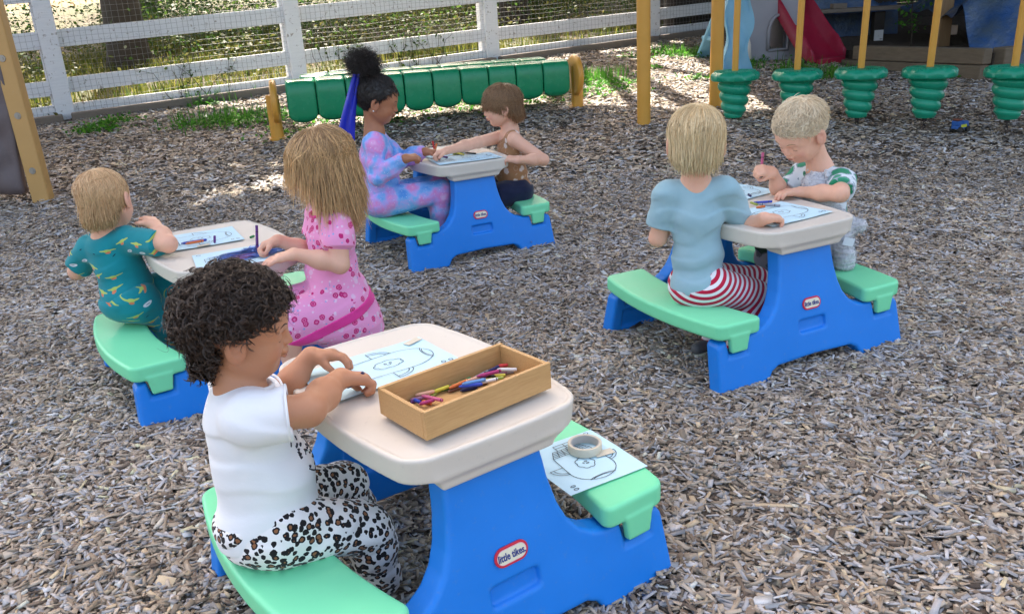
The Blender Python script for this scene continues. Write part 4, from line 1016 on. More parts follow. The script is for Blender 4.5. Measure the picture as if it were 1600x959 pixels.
# ================================================================ PEOPLE
def nrm_(v): v = np.array(v, float); return v/np.linalg.norm(v)
class Cut:
    def __init__(s, prim, planes, k=.003): s.p = prim; s.pl = planes; s.k = k
    def d(s, P):
        d = s.p.d(P)
        for q_ in s.pl: d = smax(d, q_.d(P), s.k)
        return d
    def bb(s): return s.p.bb()
def wrinkle(amp, f, seed, axis=(0, 0, 1), stretch=2.2):
    q_ = np.random.default_rng(seed); K = q_.normal(0, 1, (7, 3)); K /= np.linalg.norm(K, axis=1)[:, None]; ax = nrm_(axis); K += ax*stretch*np.sign(K@ax)[:, None]; K *= (f*q_.uniform(.6, 1.5, 7))[:, None]/stretch; ph = q_.uniform(0, 6.28, 7)
    def fn(P):
        w_ = P+.012*np.sin(P[:, [1, 2, 0]]*31+1.3)
        return amp*1.15*np.tanh(1.5*np.sin(w_@K.T+ph).sum(1)/1.6)*.8
    return fn
class Head:
    def __init__(s, c, fwd, s_=1.0, roll=0., age=0):
        s.c = np.array(c, float); x = nrm_(fwd); y = nrm_(np.cross((0, 0, 1), x)); z = np.cross(x, y)
        if roll: y, z = y*math.cos(roll)+z*math.sin(roll), -y*math.sin(roll)+z*math.cos(roll)
        s.M = np.stack([x, y, z], 1); s.s = s_                 # columns are the local axes
        s.prims = s.build(age)
    def w(s, p): return s.c+s.M@(np.array(p, float)*s.s)
    def loc(s, P): return ((P-s.c)@s.M)/s.s
    def build(s, age):
        a = []
        def E(c, r_, k, op='u', ry=0, rz=0):
            m = s.M@np.array(Matrix.Rotation(rz, 3, 'Z')@Matrix.Rotation(ry, 3, 'Y')); a.append((op, Ell(s.w(c), np.array(r_)*s.s, m), k*s.s))
        def C(p, q_, ra, rb, k, op='u'): a.append((op, Cone(s.w(p), s.w(q_), ra*s.s, rb*s.s), k*s.s))
        E((-.012, 0, .030), (.094, .078, .080), .0)                # skull
        E((.030, 0, .018), (.058, .060, .052), .03)                # forehead
        E((.026, 0, -.030), (.058, .056, .056), .03)               # face
        C((.038, 0, -.068), (.060, 0, -.074), .024, .017, .025)    # jaw and chin
        for y in (-1, 1):
            E((.046, y*.034, -.040), (.029, .027, .028), .020)     # cheeks
            C((-.005, y*.052, -.045), (.045, y*.026, -.072), .016, .015, .025)
        for y in (-1, 1): E((.094, y*.027, -.004), (.016, .017, .011), .016, 's')   # eye sockets
        for y in (-1, 1):
            E((.0685, y*.029, -.005), (.0135, .0150, .0125), .004) # closed lids
            C((.078, y*.012, .014), (.070, y*.042, .016), .006, .005, .014)
        C((.083, 0, .004), (.0955, 0, -.021), .0052, .0080, .010)  # nose
        for y in (-1, 1): E((.0895, y*.0082, -.0235), (.0068, .0058, .0056), .004)
        E((.086, 0, -.0405), (.010, .016, .007), .008)
        E((.0885, 0, -.0445), (.0075, .0150, .0042), .003)         # lips
        E((.0865, 0, -.0525), (.0075, .0125, .0046), .003)
        E((.0955, 0, -.0485), (.007, .015, .0012), .0015, 's')
        for y in (-1, 1):                                          # ears
            E((-.002, y*.0815, -.014), (.0205, .0075, .0310), .006, 'u', R(-10), R(-y*8))
            E((.003, y*.0905, -.010), (.0130, .0085, .0205), .003, 's', R(-10), R(-y*8))
            E((.004, y*.0800, -.016), (.006, .006, .009), .004)
            E((-.001, y*.0800, -.034), (.0075, .0055, .008), .004)
        return a
    def surf(s, y, z, eps=0.0):
        """point on the face seen from the front"""
        P = np.array([s.w((x, y, z)) for x in np.linspace(.125, .0, 250)]); d = sdf_eval(s.prims, P); i = int(np.argmax(d < 0)); return P[max(i-1, 0)]+s.M[:, 0]*eps
SKC = {}
def skin_mat(name, rough=.5):
    t = NT(name); a = t.attr('skin'); n = t.noise(t.coord(), 260, 3); n2 = t.noise(t.coord(), 22, 3)
    c = t.mix(t.math('ADD', t.math('MULTIPLY', n.outputs[0], .14), t.math('MULTIPLY', n2.outputs[0], .10)), a.outputs['Color'], (.32, .07, .04)); t.set(c, rough)
    t.b.inputs['Subsurface Weight'].default_value = .12; t.b.inputs['Subsurface Radius'].default_value = (.02, .008, .004); t.b.inputs['Subsurface Scale'].default_value = .5; t.b.inputs['Specular IOR Level'].default_value = .35
    t.bump(n.outputs[0], .16, .001); return t.m
MAT['skin'] = skin_mat('skin')
def hair_mat(name, root, tip, rough=.42):
    t = NT(name); a = t.attr('hr'); s_ = t.n('ShaderNodeSeparateColor'); t.l(a.outputs['Color'], s_.inputs[0])
    c = t.mix(s_.outputs[0], root, tip); c = t.mix(t.math('MULTIPLY', s_.outputs[1], .6), c, tuple(x*.45 for x in root)); t.set(c, rough); t.b.inputs['Specular IOR Level'].default_value = .6
    return t.m
def hand_prims(a, wr, d, n, right, s_=1.15, curl=.5, thumb=(.7, .6, .3), spread=.10, curls=None, tc=.3):
    wr = np.array(wr, float); d = nrm_(d); n = np.array(n, float); n = nrm_(n-d*(n@d)); tv = np.cross(d, n)*(1 if right else -1)
    rot = np.stack([d, tv, n], 1)
    a.append(('u', Box(wr+d*.026*s_, np.array([.027, .0225, .0115])*s_, rot, .0105*s_), .016*s_))
    a.append(('u', Cone(wr+d*.012*s_+tv*.010*s_+n*.004*s_, wr+d*.024*s_+tv*.019*s_+n*.005*s_, .0105*s_, .0085*s_), .008*s_))
    tips = []
    for i, (off, ln_) in enumerate(((.0165, .92), (.0055, 1.0), (-.0055, .95), (-.0160, .76))):
        cu = curls[i] if curls else curl
        p = wr+d*(.046-.002*abs(i-1))*s_+tv*off*s_; ang = cu*.5; sp_ = spread*(1.2-i*.8)
        for sg, (L, ra, rb) in enumerate(((.020, .0072, .0066), (.0135, .0066, .0060), (.0105, .0060, .0052))):
            dd = nrm_((d*math.cos(ang)+n*math.sin(ang))+tv*sp_*math.cos(ang)); q_ = p+dd*L*ln_*s_
            a.append(('u', Cone(p, q_, ra*s_, rb*s_), (.006 if sg == 0 else .002)*s_)); p = q_; ang += cu*(1.15 if sg == 0 else .9)
        tips.append(p)
    p = wr+d*.020*s_+tv*.018*s_+n*.004*s_; td = nrm_(tv*thumb[0]+d*thumb[1]+n*thumb[2])
    q_ = p+td*.019*s_; a.append(('u', Cone(p, q_, .0085*s_, .0074*s_), .004*s_)); td2 = nrm_(td+d*tc-tv*tc+n*tc*.6); r2 = q_+td2*.016*s_; a.append(('u', Cone(q_, r2, .0074*s_, .0058*s_), .002*s_)); tips.append(r2)
    return tips
class Kid:
    def __init__(s, label, seat, yaw, lean, scale=1., name='person'):
        """seat: world point under the pelvis; yaw: chest direction"""
        s.fat = 1.; s.wid = 1.; s.lim = 1.; s.label = label; s.S = np.array(seat, float); s.yaw = R(yaw); s.k = scale
        s.f = np.array([math.cos(s.yaw), math.sin(s.yaw), 0]); s.l = np.array([-math.sin(s.yaw), math.cos(s.yaw), 0]); s.J = {}
    def j(s, n, u, v, df, dl=0): s.J[n] = np.array(yy(u, v, s.S[1]+s.f[1]*df+s.l[1]*dl)); return s.J[n]
    def chk(s):
        J = s.J; g = lambda a, b: round(float(np.linalg.norm(J[a]-J[b])), 3) if a in J and b in J else None
        print(s.label[:34], 'SW', g('shR', 'shL'), 'uaR', g('shR', 'elR'), 'faR', g('elR', 'wrR'), 'uaL', g('shL', 'elL'), 'faL', g('elL', 'wrL'), 'torso', g('pel', 'nk'), 'nk-hd', g('nk', 'hd'), 'thR', g('hipR', 'knR'), 'thL', g('hipL', 'knL'), 'shinR', g('knR', 'anR'), 'pelz', round(float(J['pel'][2]-s.S[2]), 3), 'hdz', round(float(J['hd'][2]), 3))
    def frame(s):
        up = nrm_(s.J['nk']-s.J['pel']); f = nrm_(s.f-up*(s.f@up)); l = np.cross(up, f); return f, l, up
    def torso(s, t_, k=.03):
        """torso volume; t_ = how far outside the skin"""
        f, l, up = s.frame(); J = s.J; rot = np.stack([f, l, up], 1); q_ = s.k; P_, N_ = J['pel'], J['nk']; a = []
        L = np.linalg.norm(N_-P_)
        a.append(('u', Ell(P_-f*.005, np.array([.078*s.fat, .092*s.wid, .068])*q_+t_, rot), 0))
        a.append(('u', Ell(P_+up*L*.30+f*.012*q_, np.array([.076*s.fat, .083*s.wid*s.fat**.5, .085])*q_+t_, rot), k))
        a.append(('u', Ell(P_+up*L*.66+f*.002, np.array([.065*s.fat, .083*s.wid, .090])*q_+t_, rot), k))
        m_ = (J['shR']+J['shL'])/2
        a.append(('u', Cone(J['shR']*.85+m_*.15, J['shL']*.85+m_*.15, .036*q_+t_, .036*q_+t_), k))
        return a
    def arm(s, side, t_, upto=1., k=.02):
        J = s.J; q_ = s.k*s.lim; a = J['sh'+side]; e = J['el'+side]; w_ = J['wr'+side]
        return [('u', Cone(a, e, .035*q_+t_, .0285*q_+t_), k), ('u', Cone(e, e+(w_-e)*.45, .0285*q_+t_, .0275*q_+t_), .012), ('u', Cone(e+(w_-e)*.45, w_, .0275*q_+t_, .0185*q_+t_), .02)]
    def leg(s, side, t_, k=.03):
        J = s.J; q_ = s.k; h = J['hip'+side]; n = J['kn'+side]; a = J['an'+side]
        return [('u', Cone(h, n, .060*q_+t_, .043*q_+t_), k), ('u', Cone(n, n+(a-n)*.4, .042*q_+t_, .040*q_+t_), .02), ('u', Cone(n+(a-n)*.4, a, .040*q_+t_, .026*q_+t_), .02)]
    def body(s, head, tone, vox=.0028, hands=(), lips=(.45, .14, .12), cheek=(.62, .22, .18), brow=(.1, .06, .03), extra=(), legs=True, foot=False):
        s.head = head; a = []
        a += s.torso(0)
        for sd_ in 'RL': a += s.arm(sd_, 0)
        if legs:
            for sd_ in 'RL':
                if 'kn'+sd_ in s.J: a += s.leg(sd_, 0)
        hb = head.w((-.020, 0, -.045)); a.append(('u', Cone(hb, s.J['nk'], .040*head.s, .040*s.k), .02)); a.append(('u', Cone(s.J['nk'], s.J['nk']*.6+s.J['pel']*.4, .04*s.k, .05*s.k), .03))
        for i, (op, pr, k) in enumerate(head.prims): a.append((op, pr, k if i else .022))
        s.tips = {}
        for h in hands: s.tips[h['side']] = hand_prims(a, s.J['wr'+h['side']], h['d'], h['n'], h['side'] == 'R', **{k: v for k, v in h.items() if k not in ('side', 'd', 'n')})
        v, f = sdf_mesh(a, vox); v = relax(v, f, 1, .35)
        s.base = np.array([s.S[0], s.S[1], float(hz(s.S[0], s.S[1]))])
        hl = head.loc(v); tone = np.array(tone); col = np.tile(tone, (len(v), 1))
        def blob(c, r_, colr, amt, pw=1.):
            nonlocal col
            d = (((hl-np.array(c))/np.array(r_))**2).sum(1); m_ = np.clip(1.25-d, 0, 1)[:, None]*amt; col = col*(1-m_)+np.array(colr)*m_
        for y in (-1, 1):
            blob((.066, y*.040, -.036), (.022, .020, .018), cheek, .38); blob((0, y*.085, -.014), (.022, .02, .03), cheek, .30)
        blob((.098, 0, -.020), (.010, .012, .010), cheek, .25)
        blob((.094, 0, -.0440), (.012, .0150, .0042), lips, .8); blob((.092, 0, -.0525), (.012, .0125, .0052), lips, .8); blob((.094, 0, -.0485), (.012, .0150, .0014), tuple(np.array(lips)*.35), .8)
        for h in hands:                                       # rosier fingertips and nails
            for tp in s.tips[h['side']]:
                d = np.linalg.norm(v-tp, axis=1); m_ = np.clip(1.3-d/.011, 0, 1)[:, None]*.35; col = col*(1-m_)+np.array(cheek)*m_
        col = np.clip(col, 0, 1); me = np_mesh('person', v-s.base, f, True); set_attr(me, 'skin', col)
        o = link('person', me, MAT['skin']); o.location = s.base; tag(o, s.label, 'child'); s.o = o
        # lashes and brows
        for nm, z0, y0, y1, rr, bow, cm in (('eyelashes', -.0105, .018, .042, .0011, -.003, (.02, .012, .01)), ('eyebrow', .0175, .015, .045, .0017, .004, brow)):
            for y in (-1, 1):
                pts = []; 
                for k in range(8):
                    t_ = k/7; pts.append(head.surf(y*(y0+(y1-y0)*t_), z0+bow*math.sin(math.pi*t_)*1.2, -.0008)-s.base)
                m = MB(); m.tube(pts, [rr*head.s*w_ for w_ in (.5, .8, 1, 1, 1, .9, .7, .4)], 6); m.build(nm, NT(nm+'_dark').set(cm, .7), o, True)
        return o
    def garment(s, name, a, mat, vox=.003, relaxn=1, attrs=None, label=None):
        v, f = sdf_mesh(a, vox); v = relax(v, f, relaxn, .4); me = np_mesh(name, v-s.base, f, True)
        if attrs: 
            for k, (fn, kind) in attrs.items(): set_attr(me, k, fn(v), kind)
        o = link(name, me, mat, s.o)
        if label: o['label'] = label
        return o
    def torso_uv(s):
        f, l, up = s.frame(); P_ = s.J['pel']
        def fn(v): q_ = v-P_; return np.stack([np.arctan2(q_@l, -(q_@f))*.09, q_@up, 0*q_[:, 0]], 1)
        return fn

def thr_fn(zf, zs, zb, side_w=.5):
    """hairline height by direction round the head: front, above ear, nape"""
    def fn(x, y):
        az = np.abs(np.arctan2(np.abs(y), x)); return np.interp(az, [0, .55, 1.15, 1.5, 1.95, 2.4, math.pi], [zf, zf, (zf+zs)/2-.005, zs, zs-.025, zb, zb])
    return fn
def hair_cap(H, thr, off=.0035, c=(-.012, 0, .030), rad=(.094, .078, .080)):
    n, m = 56, 40; P = []
    for i in range(m+1):
        for j in range(n):
            th = math.pi*i/m; ph_ = 2*math.pi*j/n; P.append((c[0]+(rad[0]+off)*math.sin(th)*math.cos(ph_), c[1]+(rad[1]+off)*math.sin(th)*math.sin(ph_), c[2]+(rad[2]+off)*math.cos(th)))
    P = np.array(P)
    front = np.clip((P[:, 0]-.03)/.05, 0, 1); P[:, 0] += 0
    ok = P[:, 2] > thr(P[:, 0], P[:, 1]); f = [(i*n+j, (i+1)*n+j, (i+1)*n+(j+1) % n, i*n+(j+1) % n) for i in range(m) for j in range(n)]
    f = np.array([q_ for q_ in f if all(ok[k] for k in q_)]); return P, f
def ribbon_mesh(paths, w_, rnd, droot=None):
    """paths (n,k,3) world; triangular tubes tapering to the tip"""
    n, k, _ = paths.shape; d = np.gradient(paths, axis=1); d /= np.maximum(np.linalg.norm(d, axis=2, keepdims=True), 1e-9)
    ref = np.array([.3, .2, .9]); a = np.cross(d, ref); a /= np.maximum(np.linalg.norm(a, axis=2, keepdims=True), 1e-6); b = np.cross(d, a)
    tp = np.interp(np.linspace(0, 1, k), [0, .15, .75, 1], [.6, 1, .8, .15])[None, :, None]*w_[:, None, None]
    v = np.stack([paths+(a*math.cos(t_)+b*math.sin(t_))*tp for t_ in (0, 2.1, 4.2)], 2)      # n,k,3,3
    idx = np.arange(n*k*3).reshape(n, k, 3); f = []
    for e in range(3):
        g_ = (e+1) % 3; f.append(np.stack([idx[:, :-1, e], idx[:, :-1, g_], idx[:, 1:, g_], idx[:, 1:, e]], -1).reshape(-1, 4))
    hr = np.zeros((n, k, 3, 3)); hr[..., 0] = np.linspace(0, 1, k)[None, :, None]*.6+rnd[:, None, None]*.55; hr[..., 1] = np.random.default_rng(1).uniform(0, 1, n)[:, None, None]**2
    return v.reshape(-1, 3), np.concatenate(f), np.clip(hr.reshape(-1, 3), 0, 1)
def strands(H, thr, n, length, whorl=(-.5, .05, .85), seed=0, w_=.0011, lift=.010, grav=.35, swirl=.0, away=1., k=9, long_=False, wave=.002, fringe_cut=True, start=None, c=(-.012, 0, .030), rad=(.094, .078, .080), jit=.15, clump=.0, stopmargin=.006, outw=0.):
    q_ = np.random.default_rng(seed); C0 = np.array(c); RD = np.array(rad)
    u = q_.normal(0, 1, (n*4, 3)); u /= np.linalg.norm(u, axis=1)[:, None]; P = C0+u*RD*1.01; ok = P[:, 2] > thr(P[:, 0], P[:, 1])
    if start is not None: ok &= start(P)
    P = P[ok][:n]; n = len(P); W_ = nrm_(whorl); L = length*q_.uniform(.75, 1.1, n); li = lift*q_.uniform(.15, 1., n)
    cid = q_.integers(0, max(1, n//14), n); cj = q_.normal(0, 1, (n//14+1, 3))
    dn = H.M.T@np.array([0, 0, -1.])*1.0                                  # gravity in the head frame
    path = [P.copy()]; alive = np.ones(n, bool); cur = P.copy(); step = L/(k-1)/1.0; nz = q_.normal(0, jit, (n, 3))+cj[cid]*clump
    hang = np.zeros(n, bool); wprev = np.zeros((n, 1)); hth = -.12+q_.uniform(-.22, .22, n); ph_ = q_.uniform(0, 6.28, n)
    for i in range(1, k):
        rel = (cur-C0)/RD; nn = rel/RD; nn /= np.linalg.norm(nn, axis=1)[:, None]
        aw = cur-C0-W_*((cur-C0)@W_)[:, None]; aw /= np.maximum(np.linalg.norm(aw, axis=1), .004)[:, None]
        aw = aw*away; sw = np.cross(W_, aw)*swirl; d = aw+sw+dn*grav+nz
        d = d-nn*(d*nn).sum(1)[:, None]; d /= np.maximum(np.linalg.norm(d, axis=1), 1e-6)[:, None]
        new = cur+d*step[:, None]; r_ = np.linalg.norm((new-C0)/RD, axis=1); tgt = 1.012+li/.085*(i/(k-1))**.6
        proj_ = C0+(new-C0)/r_[:, None]*np.maximum(tgt, 0)[:, None]
        if long_:
            wl = np.clip((nn@dn-hth+.30)/.6, 0, 1)[:, None]; wl = np.maximum(wl, wprev); wprev = wl
            hv = dn+nn*.10*outw+nz*.35; hv /= np.linalg.norm(hv, axis=1)[:, None]; dd = d*(1-wl)+hv*wl; dd /= np.linalg.norm(dd, axis=1)[:, None]
            hg = cur+dd*step[:, None]; rh = np.linalg.norm((hg-C0)/RD, axis=1)[:, None]; sph = C0+(hg-C0)/rh*tgt[:, None]
            hg = hg*wl+sph*(1-wl); rh = np.linalg.norm((hg-C0)/RD, axis=1)[:, None]; push = np.clip((hg[:, 2:]+.055)/.03, 0, 1)*(rh < tgt[:, None]); hg = hg*(1-push)+(C0+(hg-C0)/rh*tgt[:, None])*push
            proj_ = hg
        proj_ = proj_+np.cross(d, nn)*(wave*np.sin(i*1.1+ph_))[:, None]
        if fringe_cut: alive &= proj_[:, 2] > thr(proj_[:, 0], proj_[:, 1])-stopmargin*2.6*q_.uniform(0, 1, n)**1.5
        cur = np.where(alive[:, None], proj_, cur); path.append(cur.copy())
    A_ = np.stack(path, 1); seglen = np.linalg.norm(A_[:, -1]-A_[:, 0], axis=1); keep = seglen > .012; A_ = A_[keep]; n = len(A_)
    # resample frozen ends: scale points so a stopped strand still tapers
    for i in range(k-2, 0, -1): pass
    world = H.c+(A_*H.s)@H.M.T
    return ribbon_mesh(world, w_*H.s*np.random.default_rng(seed+1).uniform(.6, 1.4, n), np.random.default_rng(seed+2).uniform(0, 1, n))
def curls(H, starts, dirs, length, rad, turns, n_nodes, w_, seed, droop=.3, lock=1):
    q_ = np.random.default_rng(seed); n = len(starts); t_ = np.linspace(0, 1, n_nodes); d = dirs+q_.normal(0, .35, (n, 3)); d /= np.linalg.norm(d, axis=1)[:, None]
    a = np.cross(d, q_.normal(0, 1, (n, 3))); a /= np.linalg.norm(a, axis=1)[:, None]; b = np.cross(d, a); L = length*q_.uniform(.6, 1.25, n); rr = rad*q_.uniform(.6, 1.4, n); tr = turns*q_.uniform(.7, 1.3, n); ph_ = q_.uniform(0, 6.28, n)
    g_ = H.M.T@np.array([0, 0, -1.]); bend = np.cross(d, q_.normal(0, 1, (n, 3)))*.35+g_*droop
    base = starts[:, None]+d[:, None]*(L[:, None]*t_)[..., None]+bend[:, None]*((L[:, None]*t_**2))[..., None]
    if lock > 1:
        rep = lambda z_: np.repeat(z_, lock, axis=0)
        base, a, b, rr, tr, ph_ = rep(base), rep(a), rep(b), rep(rr), rep(tr), rep(ph_); n = len(rr); rr = rr+q_.uniform(-.0016, .0016, n); ph_ = ph_+q_.uniform(-.35, .35, n); base = base+q_.normal(0, .0007, (n, 1, 3))
    ang = ph_[:, None]+2*math.pi*tr[:, None]*t_; gr = np.minimum(1, t_*3)[None]*rr[:, None]
    p = base+(a[:, None]*np.cos(ang)[..., None]+b[:, None]*np.sin(ang)[..., None])*gr[..., None]
    world = H.c+(p*H.s)@H.M.T; return ribbon_mesh(world, w_*H.s*q_.uniform(.7, 1.3, n), q_.uniform(0, 1, n))
def hair_obj(kid, parts, mat, name='hair', label=None):
    vs_, fs_, hs_, o_ = [], [], [], 0
    for v, f, h in parts:
        if len(f) == 0: continue
        vs_.append(v); fs_.append(f+o_); hs_.append(h); o_ += len(v)
    me = np_mesh(name, np.concatenate(vs_)-kid.base, np.concatenate(fs_), True); set_attr(me, 'hr', np.concatenate(hs_)); return link(name, me, mat, kid.o)
def cap_part(H, thr, off=.0035, shade=.2):
    P, f = hair_cap(H, thr, off); return H.c+(P*H.s)@H.M.T, f, np.tile(np.array([shade, .5, 0]), (len(P), 1))
def fabric(name, colfn, rough=.85, bump=.15, scale=900, sheen=.15):
    t = NT(name); col = colfn(t); t.set(col, rough); n = t.noise(t.coord(), scale, 2); n2 = t.noise(t.coord('Object', (1, 1, 2)), 28, 3); t.bump(t.math('ADD', t.math('MULTIPLY', n.outputs[0], .25), n2.outputs[0]), bump, .004); t.b.inputs['Sheen Weight'].default_value = sheen; t.b.inputs['Specular IOR Level'].default_value = .2
    return t.m
def ik(sh, wr, l1, l2, hint):
    sh, wr = np.array(sh), np.array(wr); d = wr-sh; D_ = np.linalg.norm(d); 
    if D_ > l1+l2-.002: return sh+d*l1/(l1+l2)
    d = d/D_; a = (l1*l1-l2*l2+D_*D_)/(2*D_); h = math.sqrt(max(l1*l1-a*a, 0)); p = np.array(hint, float); p = p-d*(p@d); return sh+d*a+nrm_(p)*h
def auto(K, leg_yaw=None, sw=.095, drop=.035):
    f, l, up = K.frame(); J = K.J; k = K.k
    J['shR'] = J['nk']-l*sw*k-up*drop*k; J['shL'] = J['nk']+l*sw*k-up*drop*k
    ly = K.yaw if leg_yaw is None else R(leg_yaw); K.lf = np.array([math.cos(ly), math.sin(ly), 0]); K.ll = np.array([-math.sin(ly), math.cos(ly), 0])
    J['hipR'] = J['pel']-K.ll*.05*k+K.lf*.015; J['hipL'] = J['pel']+K.ll*.05*k+K.lf*.015
def legs(K, th=.19, sh=.19, drop=.0, splay=.02, back=0., kR=None, kL=None):
    J = K.J
    for sd_, s in (('R', -1), ('L', 1)):
        J['kn'+sd_] = J['hip'+sd_]+K.lf*th+K.ll*s*splay-np.array([0, 0, drop]); J['an'+sd_] = J['kn'+sd_]-K.lf*back-np.array([0, 0, sh])
    gl = lambda: None
KID = {}
def shoes(K, mat, d=None, label=None):
    for sd_ in 'RL':
        a = K.J['an'+sd_]; f = nrm_(K.lf if d is None else d); z0 = float(hz(a[0], a[1]))+.012; p = np.array([a[0], a[1], z0+.022])
        pr = [('u', Cone(p-f*.025, p+f*.075, .026, .022), 0), ('u', Cone(p+f*.0, a+np.array([0, 0, -.01]), .026, .026), .02), ('i', Plane((0, 0, z0), (0, 0, -1)), .004)]
        K.garment('shoe', pr, mat, .005)
def sleeves(K, a, t_, frac, k=.02, flare=.004):
    for sd_ in 'RL':
        S_, E_ = K.J['sh'+sd_], K.J['el'+sd_]; d = nrm_(E_-S_)
        c = Cone(S_, S_+(E_-S_)*1.0, (.040*K.lim+t_)*K.k, (.034*K.lim+t_+flare)*K.k); a.append(('u', Cut(c, [Plane(S_+(E_-S_)*frac, d)]), k))
def long_sleeves(K, a, t_, k=.02):
    for sd_ in 'RL':
        S_, E_, W_ = K.J['sh'+sd_], K.J['el'+sd_], K.J['wr'+sd_]; q_ = K.k
        a.append(('u', Cone(S_, E_, .037*q_+t_, .031*q_+t_), k)); a.append(('u', Cone(E_, E_+(W_-E_)*.5, .032*q_+t_, .029*q_+t_), .012)); a.append(('u', Cut(Cone(E_+(W_-E_)*.5, W_, .029*q_+t_, .021*q_+t_), [Plane(W_-(W_-E_)*.04, W_-E_)]), .02))
def shirt(K, t_=.008, frac=.62, hem=.0, long=False, wr_amp=.0022, seed=1, neck=.043, bulge=.0, hemcut=True, nosleeve=False, extra=()):
    f, l, up = K.frame(); a = K.torso(t_+bulge, .035)
    if long: long_sleeves(K, a, t_)
    elif not nosleeve: sleeves(K, a, t_*.8, frac)
    a += list(extra)
    L = np.linalg.norm(K.J['nk']-K.J['pel'])
    if hemcut: a.append(('i', Plane(K.J['pel']+up*hem, -up+f*.12), .004))
    a.append(('+', Fn(wrinkle(wr_amp, 42, seed, up, 2.4)), 0))
    nk = K.J['nk']; a.append(('s', Cone(nk+up*.000+f*.012, nk+up*.2+f*.02, neck*K.k, neck*K.k*1.5), .006))
    return a
def pants(K, t_=.009, upto=None, wr_amp=.002, seed=2, waist=.06, cut=None):
    f, l, up = K.frame(); J = K.J; q_ = K.k; rot = np.stack([f, l, up], 1)
    a = [('u', Cut(Ell(J['pel']-f*.006, np.array([.080*K.fat, .094, .070])*q_+t_, rot), [Plane(J['pel']+up*waist, up)]), 0)]
    for sd_ in 'RL':
        for i, (op, pr, k) in enumerate(K.leg(sd_, t_)):
            if cut is not None:
                if i > 0: continue
                h, n = J['hip'+sd_], J['kn'+sd_]; pr = Cut(Cone(h, n, pr.ra, pr.rb+.006), [Plane(h+(n-h)*cut, n-h)])
            a.append((op, pr, .03 if i == 0 else .02))
    a.append(('+', Fn(wrinkle(wr_amp, 48, seed, (0, 0, 1), 1.3)), 0)); return a
def ring_collar(K, r_, rad, mat, name='collar', dz=.0, dx=.012):
    f, l, up = K.frame(); c = K.J['nk']+up*dz+f*dx-K.base; up2 = nrm_(up+f*.28); a_ = nrm_(np.cross(up2, l)); m = MB(); a_ = -a_
    m.tube([c+a_*math.cos(t_)*r_*1.06+l*math.sin(t_)*r_*1.08 for t_ in np.linspace(0, 2*math.pi, 33)], rad, 8, False); return m.build(name, mat, K.o, True)

# ------------------------------------------------ toddler with dark curls at the nearest table
SKIN_BROWN = (.50, .245, .135); SKIN_DARK = (.40, .175, .09); SKIN_PALE = (.80, .46, .32)
K = Kid('curly dark haired toddler in a white shirt and leopard print pants', atz(432, 846, .235), 25, 0, 1.0); KID['A'] = K
K.j('pel', 420, 812, 0); K.j('nk', 374, 601, .035); K.j('hd', 374, 513, .06); auto(K, 32); K.fat = 1.12; K.lim = 1.06
K.J['wrR'] = atz(531, 590, .535); K.j('elR', 482, 640, .12, -.11); K.J['wrL'] = atz(484, 556, .535); K.J['elL'] = ik(K.J['shL'], K.J['wrL'], .13, .12, (.2, .6, -1))
legs(K, .20, .18, .01, .03)
K.J['knR'] = np.array(yy(570, 825, K.S[1]+.06)); K.J['anR'] = K.J['knR']+np.array([.02, .04, -.16])
K.J['knL'] = np.array(yy(535, 757, K.S[1]+.22)); K.J['anL'] = K.J['knL']+np.array([.03, .05, -.17]); K.chk()
yw = R(12); H = Head(K.J['hd'], (math.cos(yw)*.975, math.sin(yw)*.975, -.17), .94)
K.body(H, SKIN_BROWN, .0022, hands=[dict(side='R', d=(.88, .35, -.25), n=(.1, -.2, -1), curl=1.0, thumb=(.5, .7, .6), s_=1.12), dict(side='L', d=(.93, .1, -.05), n=(-.1, -.3, -1), curl=.5, thumb=(.3, .8, .9), s_=1.12, spread=.16)], brow=(.06, .03, .02), lips=(.38, .12, .09), cheek=(.50, .19, .11))
white = fabric('white_jersey', lambda t: t.mix(t.noise(t.coord(), 9, 3).outputs[0], (.74, .74, .76), (.84, .84, .85)), bump=.22)
K.garment('shirt', shirt(K, .010, .66, -.012, seed=3, wr_amp=.0036, bulge=.002), white, .003); ring_collar(K, .046, .0045, white)
def hem_ring(K, mat, at_, rx, ry, rad, name='hem'):
    f, l, up = K.frame(); c = K.J['pel']+up*at_-K.base; m = MB(); m.tube([c+f*math.cos(t_)*rx+l*math.sin(t_)*ry+up*.12*math.cos(t_)*rx for t_ in np.linspace(0, 2*math.pi, 49)], rad, 8, False); return m.build(name, mat, K.o, True)
def leopard(t):
    c = t.coord(); nz = t.noise(c, 45, 2); cw = t.n('ShaderNodeVectorMath', operation='MULTIPLY_ADD'); t.l(nz.outputs['Color'], cw.inputs[0]); cw.inputs[1].default_value = (.007, .007, .007); t.l(c, cw.inputs[2])
    v = t.vor(cw.outputs[0], 72); d = v.outputs['Distance']; n = t.noise(c, 110, 2)
    d2 = t.math('ADD', d, t.math('MULTIPLY', t.math('SUBTRACT', n.outputs[0], .5), .40))
    black = t.math('LESS_THAN', d2, .50); s_ = t.n('ShaderNodeSeparateColor'); t.l(v.outputs['Color'], s_.inputs[0]); big = t.math('GREATER_THAN', s_.outputs[0], .45); core = t.math('MULTIPLY', t.math('LESS_THAN', d2, .27), big)
    return t.mix(core, t.mix(black, (.80, .77, .76), (.012, .010, .012)), (.26, .11, .05))
K.garment('pants', pants(K, .010, seed=5, waist=.03, wr_amp=.003), fabric('leopard_cotton', leopard, bump=.15), .003)
